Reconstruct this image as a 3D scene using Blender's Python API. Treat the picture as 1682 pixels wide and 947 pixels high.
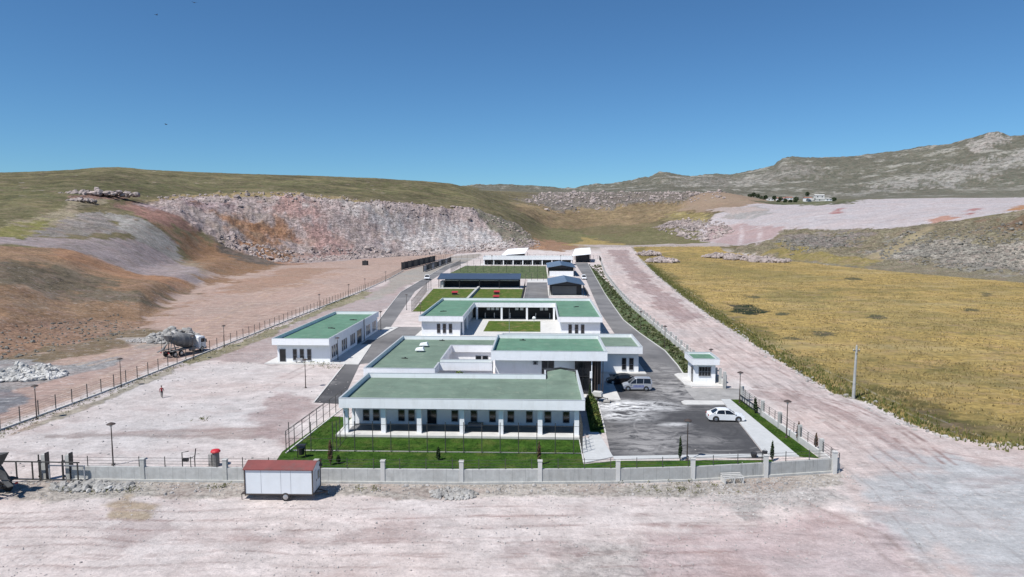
import bpy, bmesh, math, random
import numpy as np
from mathutils import Vector
R = math.radians
random.seed(7); rng = np.random.default_rng(11)

# ------------------------------------------------------------------ camera, sky, sun, exposure
scene = bpy.context.scene
for o in list(bpy.data.objects): bpy.data.objects.remove(o)
FPX, CAMH, CX, CY = 1121.0, 25.0, 841.0, 473.5
PITCH, YAW = R(5.43), math.atan(45/1121.0)
cam = bpy.data.cameras.new('camera'); camo = bpy.data.objects.new('camera', cam)
scene.collection.objects.link(camo); scene.camera = camo
camo.location = (0, 0, CAMH); camo.rotation_euler = (math.pi/2-PITCH, 0, YAW)
cam.sensor_width = 36; cam.lens = 36*FPX/1682; cam.clip_start = 0.5; cam.clip_end = 20000
scene.render.resolution_x, scene.render.resolution_y = 1024, 577

SUN_EL, SUN_HEAD = R(57), R(46)          # light travels towards +Y and +X (heading clockwise from +Y)
w = bpy.data.worlds.new('World'); scene.world = w; w.use_nodes = True
nt = w.node_tree; bg = nt.nodes['Background']
sky = nt.nodes.new('ShaderNodeTexSky'); sky.sky_type = 'NISHITA'; sky.sun_disc = False
sky.sun_elevation = SUN_EL; sky.sun_rotation = math.pi + SUN_HEAD
sky.altitude = 1300; sky.air_density = 1.0; sky.dust_density = 0.15; sky.ozone_density = 2.2
tint = nt.nodes.new('ShaderNodeMix'); tint.data_type = 'RGBA'; tint.blend_type = 'MULTIPLY'; tint.inputs[0].default_value = 1
tint.inputs[7].default_value = (.52, .85, 1.09, 1)      # thin dry air at altitude: a deeper blue
nt.links.new(sky.outputs[0], tint.inputs[6]); nt.links.new(tint.outputs[2], bg.inputs[0]); bg.inputs[1].default_value = 0.074
sl = bpy.data.lights.new('sun', 'SUN'); so = bpy.data.objects.new('sun', sl)
scene.collection.objects.link(so); sl.energy = 4.2; sl.angle = R(0.53); sl.color = (1, .965, .91)
d = Vector((math.sin(SUN_HEAD)*math.cos(SUN_EL), math.cos(SUN_HEAD)*math.cos(SUN_EL), -math.sin(SUN_EL)))
so.rotation_euler = d.to_track_quat('-Z', 'Y').to_euler()
scene.view_settings.view_transform = 'Standard'; scene.view_settings.look = 'None'
scene.view_settings.exposure = 0.36; scene.view_settings.gamma = 1
scene.view_settings.use_curve_mapping = False
scene.render.engine = 'CYCLES'
C = bpy.data.collections.new('scene'); scene.collection.children.link(C)

# ------------------------------------------------------------------ helpers
ORG = {}
def lin(c):
    return tuple(((v/255)/12.92 if v/255 <= .04045 else ((v/255+.055)/1.055)**2.4) for v in c)
def G(px, py, z=0.0):
    """a place on the level ground (height z), from a survey reading of the photograph"""
    a = (px-CX)/FPX; b = (CY-py)/FPX
    f = math.cos(PITCH)+b*math.sin(PITCH); u = -math.sin(PITCH)+b*math.cos(PITCH)
    t = (z-CAMH)/u; X = a*t; Y = f*t
    return (X*math.cos(YAW)-Y*math.sin(YAW), X*math.sin(YAW)+Y*math.cos(YAW))
def tag(o, label=None, cat=None, group=None, kind=None):
    if label: o['label'] = label
    if cat: o['category'] = cat
    if group: o['group'] = group
    if kind: o['kind'] = kind
    return o
def thing(name, label, cat, loc=(0, 0, 0), rz=0, group=None):
    o = bpy.data.objects.new(name, None); C.objects.link(o); o.empty_display_size = .3
    o.location = loc; o.rotation_euler = (0, 0, rz); ORG[o] = Vector(loc)
    return tag(o, label, cat, group)
def copy_tree(o, parent=None, loc=None, rz=None, label=None):
    c = o.copy(); C.objects.link(c)
    if parent: c.parent = parent
    if loc is not None: c.location = loc
    if rz is not None: c.rotation_euler = (0, 0, rz)
    if label: c['label'] = label
    for ch in o.children: copy_tree(ch, c)
    return c
class MB:
    def __init__(s): s.v = []; s.f = []
    def add(s, v, f):
        n = len(s.v); s.v += [tuple(p) for p in v]; s.f += [tuple(i+n for i in q) for q in f]; return s
    def box(s, x0, x1, y0, y1, z0, z1):
        return s.add([(x0,y0,z0),(x1,y0,z0),(x1,y1,z0),(x0,y1,z0),(x0,y0,z1),(x1,y0,z1),(x1,y1,z1),(x0,y1,z1)],
                     [(3,2,1,0),(4,5,6,7),(0,1,5,4),(1,2,6,5),(2,3,7,6),(3,0,4,7)])
    def beam(s, a, b, w, h=None, up=(0, 0, 1)):
        a = Vector(a); b = Vector(b); h = h or w; d = (b-a).normalized(); up = Vector(up)
        if abs(d.dot(up)) > .99: up = Vector((0, 1, 0))
        r = d.cross(up).normalized(); u = r.cross(d).normalized(); v = []
        for p in (a, b):
            for i, j in ((-1,-1),(1,-1),(1,1),(-1,1)): v.append(p+r*i*w/2+u*j*h/2)
        return s.add(v, [(3,2,1,0),(4,5,6,7),(0,1,5,4),(1,2,6,5),(2,3,7,6),(3,0,4,7)])
    def tube(s, pts, rad, n=8, caps=True):
        pts = [Vector(p) for p in pts]; rad = rad if isinstance(rad, (list, tuple)) else [rad]*len(pts)
        v = []; f = []
        for i, p in enumerate(pts):
            d = (pts[min(i+1, len(pts)-1)]-pts[max(i-1, 0)])
            d = d.normalized() if d.length > 1e-9 else Vector((0, 0, 1))
            q = Vector((1, 0, 0)) if abs(d.x) < .9 else Vector((0, 1, 0))
            r = d.cross(q).normalized(); u = d.cross(r)
            for k in range(n):
                a = 2*math.pi*k/n; v.append(p+(r*math.cos(a)+u*math.sin(a))*rad[i])
        for i in range(len(pts)-1):
            for k in range(n):
                k2 = (k+1) % n; f.append((i*n+k, i*n+k2, (i+1)*n+k2, (i+1)*n+k))
        if caps: f.append(tuple(range(n))[::-1]); f.append(tuple((len(pts)-1)*n+k for k in range(n)))
        return s.add(v, f)
    def lathe(s, prof, c=(0, 0, 0), n=16, axis='z'):
        v = []; f = []; m = len(prof)
        for r, h in prof:
            for k in range(n):
                a = 2*math.pi*k/n; p = (r*math.cos(a), r*math.sin(a), h)
                if axis == 'y': p = (p[0], h, p[1])
                if axis == 'x': p = (h, p[0], p[1])
                v.append((p[0]+c[0], p[1]+c[1], p[2]+c[2]))
        for i in range(m-1):
            for k in range(n):
                k2 = (k+1) % n; f.append((i*n+k, i*n+k2, (i+1)*n+k2, (i+1)*n+k))
        f.append(tuple(range(n))[::-1]); f.append(tuple((m-1)*n+k for k in range(n)))
        return s.add(v, f)
    def prism(s, poly, z0, z1):
        n = len(poly); v = [(x, y, z0) for x, y in poly]+[(x, y, z1) for x, y in poly]
        f = [tuple(range(n))[::-1], tuple(range(n, 2*n))]
        f += [(i, (i+1) % n, n+(i+1) % n, n+i) for i in range(n)]
        return s.add(v, f)
    def ring(s, outer, t, z0, z1):
        inner = inset(outer, t); n = len(outer); v = []
        for z in (z0, z1):
            v += [(x, y, z) for x, y in outer]; v += [(x, y, z) for x, y in inner]
        f = []
        for i in range(n):
            j = (i+1) % n
            f += [(i, j, 2*n+j, 2*n+i), (n+j, n+i, 3*n+i, 3*n+j), (2*n+i, 2*n+j, 3*n+j, 3*n+i), (j, i, n+i, n+j)]
        return s.add(v, f)
    def side(s, prof, y0, y1, shrink=0.0, bev=.12):
        """profile (x,z) swept across y, with rounded shoulders"""
        cx = sum(p[0] for p in prof)/len(prof); cz = sum(p[1] for p in prof)/len(prof); v = []; n = len(prof)
        for y, k in ((y0, 1-.06-shrink), (y0+bev, 1), (y1-bev, 1), (y1, 1-.06-shrink)):
            v += [(cx+(x-cx)*(1-(1-k)*.4), y, cz+(z-cz)*k) for x, z in prof]
        f = [tuple(range(n)), tuple(range(3*n, 4*n))[::-1]]
        for q in range(3):
            for i in range(n):
                j = (i+1) % n; f.append((q*n+j, q*n+i, (q+1)*n+i, (q+1)*n+j))
        return s.add(v, f)
    def build(s, name, m, parent=None, smooth=False, world=False, col=None):
        me = bpy.data.meshes.new(name); org = ORG.get(parent, Vector((0, 0, 0))) if (parent and world) else Vector((0, 0, 0))
        v = [(p[0]-org.x, p[1]-org.y, p[2]-org.z) for p in s.v] if world and parent else s.v
        me.from_pydata(v, [], s.f); me.materials.append(m)
        if smooth: me.shade_smooth()
        o = bpy.data.objects.new(name, me); C.objects.link(o)
        if parent: o.parent = parent; ORG[o] = org
        return o
def inset(poly, t):
    n = len(poly); out = []
    ar = sum(poly[i][0]*poly[(i+1) % n][1]-poly[(i+1) % n][0]*poly[i][1] for i in range(n))
    sg = 1 if ar > 0 else -1
    for i in range(n):
        p0, p1, p2 = Vector(poly[i-1]), Vector(poly[i]), Vector(poly[(i+1) % n])
        d1 = (p1-p0).normalized(); d2 = (p2-p1).normalized()
        n1 = Vector((-d1.y, d1.x))*sg; n2 = Vector((-d2.y, d2.x))*sg
        b = (n1+n2); b = b/(b.length_squared)*2 if b.length > 1e-6 else n1
        out.append(tuple(p1+b*t))
    return out
def rects(x0, x1, y0, y1): return [(x0, y0), (x1, y0), (x1, y1), (x0, y1)]

class NT:
    def __init__(s, name):
        s.m = bpy.data.materials.new(name); s.m.use_nodes = True; s.t = s.m.node_tree
        s.b = s.t.nodes['Principled BSDF']
    def n(s, kind, **kw):
        o = s.t.nodes.new('ShaderNode'+kind)
        for k, v in kw.items():
            if k in o.inputs.keys() if isinstance(k, str) else False: o.inputs[k].default_value = v
            else: setattr(o, k, v)
        return o
    def l(s, a, b): s.t.links.new(a, b)
    def pos(s): return s.n('NewGeometry').outputs['Position']
    def obj(s): return s.n('TexCoord').outputs['Object']
    def math(s, op, a, b=None, clamp=False):
        o = s.n('Math', operation=op, use_clamp=clamp)
        for i, v in enumerate((a, b)):
            if v is None: continue
            if isinstance(v, (int, float)): o.inputs[i].default_value = v
            else: s.l(v, o.inputs[i])
        return o.outputs[0]
    def noise(s, vec, scale, detail=6, rough=.6, sx=1, sy=1, sz=1, fac=True, dist=0):
        if (sx, sy, sz) != (1, 1, 1):
            mp = s.n('Mapping'); mp.inputs['Scale'].default_value = (sx, sy, sz); s.l(vec, mp.inputs[0]); vec = mp.outputs[0]
        o = s.n('TexNoise'); o.inputs['Scale'].default_value = scale; o.inputs['Detail'].default_value = detail
        o.inputs['Roughness'].default_value = rough; o.inputs['Distortion'].default_value = dist; s.l(vec, o.inputs['Vector'])
        return o.outputs['Fac']
    def rng(s, v, a, b, c=0., d=1.):
        o = s.n('MapRange'); o.clamp = True; s.l(v, o.inputs[0])
        for i, x in enumerate((a, b, c, d)):
            if isinstance(x, (int, float)): o.inputs[i+1].default_value = x
            else: s.l(x, o.inputs[i+1])
        return o.outputs[0]
    def mix(s, f, a, b, mode='MIX'):
        o = s.n('Mix', data_type='RGBA', blend_type=mode)
        for k, v in ((0, f), (6, a), (7, b)):
            if isinstance(v, (int, float)): o.inputs[k].default_value = v
            elif isinstance(v, (tuple, list, np.ndarray)): o.inputs[k].default_value = tuple(float(q) for q in v)[:3]+(1,)
            else: s.l(v, o.inputs[k])
        return o.outputs[2]
    def val(s, c, f):   # multiply colour by scalar socket
        o = s.n('VectorMath', operation='SCALE'); s.l(c, o.inputs[0]); s.l(f, o.inputs['Scale']); return o.outputs[0]
    def blob(s, pos, cx, cy, rx, ry, nz=None, amp=.8):
        mp = s.n('Mapping'); mp.vector_type = 'POINT'
        mp.inputs['Location'].default_value = (-cx/rx, -cy/ry, 0); mp.inputs['Scale'].default_value = (1/rx, 1/ry, 0)
        s.l(pos, mp.inputs[0]); ln = s.n('VectorMath', operation='LENGTH'); s.l(mp.outputs[0], ln.inputs[0])
        v = s.rng(ln.outputs['Value'], .3, 1.3, 1, 0)
        if nz is not None: v = s.math('MULTIPLY', v, s.rng(nz, .5-.12*amp, .5+.14, 0, 1))
        return v
    def bump(s, h, strength=.4, dist=.05):
        o = s.n('Bump'); o.inputs['Strength'].default_value = strength; o.inputs['Distance'].default_value = dist
        s.l(h, o.inputs['Height']); s.l(o.outputs[0], s.b.inputs['Normal'])
def M(name, col, rough=.7, var=.12, scale=3., metal=0., bump=0., stain=None, spec=.5):
    """plain procedural surface: colour with two scales of unevenness"""
    t = NT(name); p = t.obj(); a = t.noise(p, scale, 8, .65); b = t.noise(p, scale*.17, 4, .6)
    f = t.math('MULTIPLY', t.rng(a, .25, .75, 1-var, 1+var), t.rng(b, .3, .7, 1-var*.7, 1+var*.7))
    c = t.n('RGB'); c.outputs[0].default_value = tuple(col)+(1,); out = t.val(c.outputs[0], f)
    if stain:
        s_ = t.noise(p, scale*.6, 6, .7, sz=.25); out = t.mix(t.rng(s_, .5, .72, 0, stain[1]), out, stain[0])
    t.l(out, t.b.inputs['Base Color']); t.b.inputs['Roughness'].default_value = rough
    t.b.inputs['Metallic'].default_value = metal; t.b.inputs['Specular IOR Level'].default_value = spec
    if bump: t.bump(a, .5, bump)
    return t.m

# ------------------------------------------------------------------ terrain shape
_T = rng.random((512, 512))
def vn(x, y):
    xi = np.floor(x).astype(np.int64); yi = np.floor(y).astype(np.int64); fx = x-xi; fy = y-yi
    fx = fx*fx*(3-2*fx); fy = fy*fy*(3-2*fy); X0 = xi % 512; X1 = (xi+1) % 512; Y0 = yi % 512; Y1 = (yi+1) % 512
    return (_T[X0,Y0]*(1-fx)+_T[X1,Y0]*fx)*(1-fy)+(_T[X0,Y1]*(1-fx)+_T[X1,Y1]*fx)*fy
def fbm(x, y, s, o=5, g=.5, ridge=False):
    t = 0; a = 1; n = 0; x = x/s; y = y/s
    for k in range(o):
        v = vn(x+17.3*k, y+9.1*k)
        if ridge: v = 1-abs(2*v-1)
        t = t+a*v; n += a; a *= g; x = x*2.03; y = y*2.03
    return t/n
# survey curves: (bearing reading, elevation reading, distance); each is one line across the landscape
K = [
 [(-400,660,None),(-250,640,None),(0,593,None),(110,570,None),(170,552,None),(230,535,None),(330,475,None),(400,455,None),(480,436,None),(600,428,None),(700,424,None),(800,425,None),(1000,426,None),(1200,426,None),(1270,429,None),(1350,436,None),(1450,447,None),(1560,457,None),(1682,468,None),(1950,492,None),(2300,520,None)],
 [(-400,560,180),(-250,540,190),(0,500,196),(110,490,222),(230,470,250),(330,440,350),(400,430,430),(480,425,490),(600,420,525),(700,416,560),(800,411,590),(870,408,600),(940,404,615),(1040,403,620),(1100,402,610),(1200,402,590),(1270,408,530),(1350,417,490),(1450,427,460),(1560,436,430),(1682,441,410),(1950,450,390),(2300,470,390)],
 [(-400,450,270),(-250,440,270),(0,415,275),(110,418,290),(230,447,310),(330,428,420),(400,412,480),(480,402,520),(600,396,545),(700,392,585),(800,388,615),(850,388,635),(900,391,680),(940,393,700),(1040,392,700),(1100,391,690),(1200,387,680),(1270,379,640),(1350,377,600),(1450,378,560),(1560,364,560),(1682,348,550),(1950,320,540),(2300,300,540)],
 [(-400,385,340),(-250,385,340),(0,387,330),(110,385,360),(200,368,420),(260,343,490),(330,324,560),(480,321,580),(600,332,590),(700,338,625),(780,345,655),(850,365,700),(900,374,800),(940,374,820),(1040,370,820),(1100,362,820),(1180,350,800),(1270,345,800),(1350,343,770),(1450,340,750),(1560,335,740),(1682,332,760),(1950,318,760),(2300,300,760)],
 [(-400,345,420),(-250,345,420),(0,345,430),(110,330,470),(200,322,520),(330,317,610),(480,313,640),(600,320,660),(700,324,700),(780,330,730),(850,342,850),(900,335,1000),(940,330,1050),(1040,326,1080),(1100,323,1080),(1180,314.5,1030),(1230,323,1000),(1290,336,960),(1350,332,930),(1450,327.5,900),(1560,326.5,900),(1682,326,900),(1950,312,900),(2300,300,900)],
 [(-400,300,850),(-250,295,850),(0,283.5,850),(60,282,850),(120,279,860),(165,274.5,870),(200,274.8,870),(260,280,860),(400,285.5,850),(520,289,850),(620,293,850),(700,298,860),(745,302,900),(785,314,950),(850,325,1150),(900,322,1300),(940,319,1350),(1040,318,1400),(1100,318,1400),(1200,331,1400),(1260,333,1400),(1300,332,1400),(1400,331,1400),(1560,330,1400),(1682,330,1400),(1950,325,1400),(2300,310,1400)],
 [(-400,306,1300),(0,292,1300),(170,287,1300),(400,294,1300),(620,302,1300),(740,311,1400),(800,313,1500),(850,314,1600),(900,315,1700),(940,315,1750),(1040,314,1800),(1100,314,1800),(1200,321,1800),(1300,323,1800),(1400,322,1800),(1560,319,1800),(1682,318,1800),(1950,310,1800),(2300,300,1800)],
 [(-400,315,2000),(0,300,2000),(400,302,2000),(700,311,2000),(760,309.5,2000),(850,310,2100),(920,312,2200),(1000,309,2200),(1085,304,2200),(1200,303,2200),(1280,296,2200),(1430,290,2200),(1560,275,2200),(1682,268,2200),(1950,250,2200),(2300,240,2200)],
 [(-400,320,2700),(0,310,2700),(700,314,2700),(780,308.5,2600),(850,308,2600),(900,310.5,2600),(940,310,2700),(960,309,2700),(1000,303.5,2700),(1040,298,2700),(1068,293,2700),(1082,285.5,2700),(1095,285,2700),(1108,289,2700),(1130,291,2700),(1200,288,2700),(1245,282,2700),(1270,276,2700),(1285,264,2700),(1300,261.5,2700),(1350,262,2700),(1400,260.5,2700),(1440,257,2700),(1480,250,2700),(1520,242,2700),(1560,236,2700),(1600,227,2700),(1625,219.5,2700),(1640,218.5,2700),(1660,223,2700),(1682,221.5,2700),(1750,215,2700),(1950,205,2700),(2300,200,2700)],
]
def ray(px, py):
    a = (px-CX)/FPX; b = (CY-py)/FPX
    f = math.cos(PITCH)+b*math.sin(PITCH); u = -math.sin(PITCH)+b*math.cos(PITCH); h = math.hypot(a, f)
    return math.atan2(a, f), u/h                      # bearing from the lens axis, tangent of elevation
azv = np.concatenate([np.linspace(-60, -39, 60)[:-1], np.linspace(-39, 39, 1180), np.linspace(39, 60, 60)[1:]])*math.pi/180
D = [10.]
while D[-1] < 9000:
    q = D[-1]; D.append(q*(1+(.03 if q < 42 else .0045 if q < 950 else .0075 if q < 3000 else .05)))
D = np.array(D); NA, ND = len(azv), len(D)
kd, kz = [], []
for k, cur in enumerate(K):
    A, E, Q = [], [], []
    for px, py, dd in cur:
        az, te = ray(px, py); A.append(az)
        if dd is None: dd = -CAMH/te
        E.append(CAMH+dd*te); Q.append(dd)
    dk = np.interp(azv, A, Q); zk = np.interp(azv, A, E)
    if 0 < k < 8:
        g = np.exp(-.5*(np.arange(-18, 19)/(7. if k < 5 else 4.))**2); g /= g.sum()
        dk = np.convolve(np.pad(dk, 18, 'edge'), g, 'valid'); zk = np.convolve(np.pad(zk, 18, 'edge'), g, 'valid')
    kd.append(dk); kz.append(zk)
kd = [np.full(NA, 5.), kd[0]*.9]+kd; kz = [np.zeros(NA), np.zeros(NA)]+kz
kd += [kd[-1]*1.45, np.full(NA, 9500.)]; kz += [kz[-1]*.7, np.zeros(NA)]
kd = np.array(kd); kz = np.array(kz); kz[:3] = 0
for i in range(1, len(kd)): kd[i] = np.maximum(kd[i], kd[i-1]*1.05)
h = np.diff(kd, axis=0); dl = np.diff(kz, axis=0)/h
mm = np.zeros_like(kz); w1 = 2*h[1:]+h[:-1]; w2 = h[1:]+2*h[:-1]
with np.errstate(all='ignore'):
    hm = (w1+w2)/(w1/dl[:-1]+w2/dl[1:])
mm[1:-1] = np.where(dl[:-1]*dl[1:] > 0, hm, 0); mm = np.nan_to_num(mm)
Z = np.zeros((ND, NA))
for i in range(len(kd)-1):
    t = (D[:, None]-kd[i])/h[i]; msk = (t >= 0) & (t < 1)
    t2 = t*t; t3 = t2*t
    v = (2*t3-3*t2+1)*kz[i]+(t3-2*t2+t)*h[i]*mm[i]+(-2*t3+3*t2)*kz[i+1]+(t3-t2)*h[i]*mm[i+1]
    Z = np.where(msk, v, Z)
AZ = azv[None, :]+0*D[:, None]; DD = D[:, None]+0*azv[None, :]
Xc = DD*np.sin(AZ); Yc = DD*np.cos(AZ)
WX = Xc*math.cos(YAW)-Yc*math.sin(YAW); WY = Xc*math.sin(YAW)+Yc*math.cos(YAW)
Z0 = Z.copy()
def W(px, py):
    """the place on the smooth terrain that a survey reading (bearing, elevation) hits"""
    az, te = ray(px, py); j = np.clip(np.interp(az, azv, np.arange(NA)), 0, NA-1.001); j0 = int(j); fj = j-j0
    col = Z0[:, j0]*(1-fj)+Z0[:, j0+1]*fj; e = (col-CAMH)/D
    hit = np.nonzero(e[12:] >= te)[0]
    if len(hit) == 0: dd = 2700.
    else:
        i = hit[0]+12; t = (te-e[i-1])/max(e[i]-e[i-1], 1e-9); dd = D[i-1]+(D[i]-D[i-1])*t
    x = dd*math.sin(az); y = dd*math.cos(az)
    return (x*math.cos(YAW)-y*math.sin(YAW), x*math.sin(YAW)+y*math.cos(YAW))
def sdf(poly, X, Y, pad):
    """signed distance (inside positive) to a world polygon, only near its box"""
    P = np.array(poly); out = np.full(X.shape, -1e3)
    box = (X > P[:,0].min()-pad) & (X < P[:,0].max()+pad) & (Y > P[:,1].min()-pad) & (Y < P[:,1].max()+pad)
    x = X[box]; y = Y[box]; d2 = np.full(x.shape, 1e12); ins = np.zeros(x.shape, bool)
    for i in range(len(P)):
        a = P[i]; b = P[(i+1) % len(P)]; e = b-a; L = (e**2).sum()+1e-9
        t = np.clip(((x-a[0])*e[0]+(y-a[1])*e[1])/L, 0, 1)
        d2 = np.minimum(d2, (x-a[0]-t*e[0])**2+(y-a[1]-t*e[1])**2)
        c = (a[1] > y) != (b[1] > y)
        ins ^= c & (x < (b[0]-a[0])*(y-a[1])/((b[1]-a[1]) if b[1] != a[1] else 1e-9)+a[0])
    out[box] = np.where(ins, 1, -1)*np.sqrt(d2); return out

# ------------------------------------------------------------------ terrain cover
#ALB
ALB = .60
def base(c):
    v = np.array(lin(c))*ALB; g_ = v.mean(); return g_+(v-g_)*.92
COL = np.zeros((ND, NA, 3)); ROCK = np.zeros((ND, NA)); GRS = np.zeros((ND, NA)); DISP = np.zeros((ND, NA)); TRK = np.zeros((ND, NA))
nz1 = fbm(WX, WY, 30, 5)-.5; nz2 = fbm(WX+500, WY, 7, 5)-.5; nz3 = fbm(WX, WY+900, 120, 5)-.5; nz4 = fbm(WX-60, WY, 2.2, 4, .6)-.5
COL[:] = base((247, 234, 229)); ROCK[:] = .12
TRK[:] = .6
def zone(px_poly, col, feather, warp=0., rock=None, grass=None, disp=None, trk=None, a=1., world=False):
    poly = px_poly if world else [W(*q) for q in px_poly]
    s = sdf(poly, WX, WY, feather*2+warp*2+5)+(nz1*1.6+nz2*1.4+nz4*.7)*warp*2.4
    k = np.clip(s/(feather*.6)+.5, 0, 1); k = k*k*(3-2*k)*a; m = k[..., None]
    COL[:] = COL*(1-m)+base(col)*m
    if rock is not None: ROCK[:] = ROCK*(1-k)+rock*k
    if grass is not None: GRS[:] = GRS*(1-k)+grass*k
    if disp is not None: DISP[:] = DISP*(1-k)+disp*k
    if trk is not None: TRK[:] = TRK*(1-k)+trk*k
    return k
lf = np.clip((-66.5-WX)/2, 0, 1)*(WY > 70); COL[:] = COL*(1-lf[..., None])+base((214, 186, 170))*lf[..., None]
# distance default: everything beyond the level ground starts as dry olive hillside
far = np.clip((Z0-2)/4, 0, 1)*(WY > 200); m = far[..., None]
COL[:] = COL*(1-m)+base((138, 128, 92))*m; DISP[:] = far*.5; GRS[:] = far*.6; ROCK[:] += far*.3; TRK[:] *= (1-far)
mt = np.clip((DD-1500)/200, 0, 1); m = mt[..., None]
COL[:] = COL*(1-m)+base((132, 131, 115))*m; ROCK[:] = ROCK*(1-mt)+.75*mt; GRS[:] *= (1-mt); DISP[:] = DISP*(1-mt)+1.2*mt
# left: excavated floor, spoil mound, lilac ramp, talus, bands
zone([(-300,760),(-100,712),(0,700),(300,588),(500,512),(650,445),(740,419),(700,421),(560,424),(480,433),(330,474),(230,533),(110,568),(0,590),(-300,640)], (214,184,168), 4, 2, .2, trk=1.)
zone([(-300,720),(0,650),(130,600),(260,565),(270,585),(150,625),(0,690),(-300,760)], (208,180,168), 6, 3, .15)
zone([(150,560),(330,490),(480,470),(560,440),(470,440),(330,480),(200,540)], (196,160,136), 14, 8, .3)
zone([(-400,660),(-300,640),(0,592),(110,569),(170,551),(230,533),(330,474),(400,452),(330,470),(260,452),(150,419),(0,403),(-400,410)], (176,142,110), 6, 4, .6, .1, .8)
zone([(-400,450),(0,425),(110,440),(210,470),(330,478),(250,500),(150,490),(60,470),(0,462),(-400,480)], (134,120,98), 16, 10, .6, .4)
zone([(90,408),(200,432),(330,465),(290,470),(180,448),(80,425)], (192,146,110), 10, 7, .4)
zone([(-400,600),(0,540),(120,525),(220,530),(120,566),(0,588),(-400,640)], (176,142,116), 8, 5, .8, disp=.5)
zone([(-400,640),(0,590),(110,568),(240,540),(260,552),(160,578),(0,615),(-400,670)], (150,132,104), 4, 3, .4)
zone([(-400,410),(0,402),(150,418),(260,452),(330,470),(345,455),(305,432),(290,410),(215,388),(100,392),(0,386),(-400,385)], (186,171,170), 6, 3, .2, disp=.2)
zone([(20,385),(60,362),(110,350),(165,345),(215,385),(120,390)], (168,160,154), 4, 4, .7, disp=.5)
zone([(170,348),(210,350),(260,372),(300,405),(310,432),(270,420),(215,392)], (186,181,174), 5, 4, .3, disp=.3)
zone([(180,335),(230,328),(280,345),(330,378),(300,385),(240,365)], (178,136,122), 10, 6, .3)
zone([(235,362),(300,378),(350,390),(420,420),(480,434),(400,452),(330,470),(345,455),(310,432),(290,400)], (172,134,100), 10, 7, .5, .2, .6)
zone([(340,385),(400,400),(470,425),(480,434),(420,436),(370,420)], (120,110,100), 14, 7, .6, .2)
# green plateau
zone([(-500,380),(0,386),(60,370),(100,350),(160,338),(215,325),(330,318),(480,316),(600,328),(700,335),(790,345),(850,366),(880,385),(945,398),(985,400),(960,380),(900,365),(850,345),(830,325),(800,312),(770,306),(740,301),(620,292),(480,288),(300,282),(200,273),(0,282),(-500,300)], (124,119,84), 10, 10, .25, 1., .8)
zone([(-500,355),(0,335),(200,318),(480,308),(700,318),(780,325),(700,305),(480,298),(200,300),(-500,320)], (110,111,74), 40, 25, .25, 1., a=.7)
zone([(0,375),(70,352),(120,330),(190,326),(140,345),(90,372),(20,388)], (178,165,138), 6, 4, .5)
zone([(0,378),(60,366),(95,357),(70,372),(30,385),(0,388)], (150,146,84), 8, 6, .2, 1.)
zone([(120,322),(200,320),(210,326),(130,328)], (165,130,118), 3, 3, 1., disp=1.6)
# quarry face
q = [(225,330),(330,320),(480,317),(600,330),(700,337),(790,347),(850,368),(880,395),(890,408),(800,414),(700,419),(600,424),(480,434),(420,420),(350,390),(280,350)]
zone(q, (206,188,184), 5, 3, 1., 0., 2.6, trk=0)
zone([(240,338),(330,330),(400,335),(420,345),(330,350)], (190,166,168), 20, 10)
zone([(340,350),(420,342),(480,350),(500,385),(490,425),(470,432),(420,415),(370,390)], (184,138,104), 40, 14, .9)
zone([(400,335),(470,330),(540,360),(560,400),(520,425),(495,420),(500,370)], (206,168,160), 36, 14)
zone([(560,330),(640,345),(660,370),(600,380),(550,360)], (218,208,204), 30, 14)
zone([(620,370),(760,375),(850,390),(850,405),(700,412),(620,400)], (226,217,214), 30, 14)
zone([(780,345),(850,368),(885,400),(860,408),(820,385)], (148,144,126), 8, 5, .9, .3)
zone([(225,330),(330,319),(480,315),(600,329),(600,333),(480,321),(330,325)], (176,156,112), 3, 2, .4)
# valley head
zone([(850,345),(880,325),(1000,326),(1180,318),(1230,330),(1160,345),(1000,372),(900,372)], (164,142,106), 30, 20, .5, .6, .8)
zone([(860,332),(890,316),(1000,319),(1120,318),(1200,318),(1190,326),(1060,335),(960,345),(900,345)], (146,138,128), 20, 20, 1.3, .2, 2.2)
zone([(880,395),(900,375),(1000,385),(1000,400),(940,402)], (136,134,92), 25, 16, .4, .9)
zone([(870,408),(885,392),(940,396),(960,404),(920,412)], (180,142,112), 12, 8, .6, .3)
zone([(930,402),(960,390),(1000,396),(1035,401),(1000,406)], (192,168,106), 10, 7, .3, .6)
zone([(1035,402),(1000,392),(1060,375),(1160,368),(1180,398),(1100,402)], (138,134,92), 10, 8, .6, .9, .7)
zone([(1075,374),(1100,363),(1190,362),(1200,380),(1160,376)], (182,170,166), 6, 6, 1.2, 0., 1.5)
zone([(1090,362),(1105,350),(1170,350),(1160,362)], (192,174,114), 14, 10, .5, .6)
zone([(1120,345),(1180,313),(1240,322),(1300,337),(1280,342),(1180,350)], (178,154,130), 12, 6, .3, .2, .3)
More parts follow.
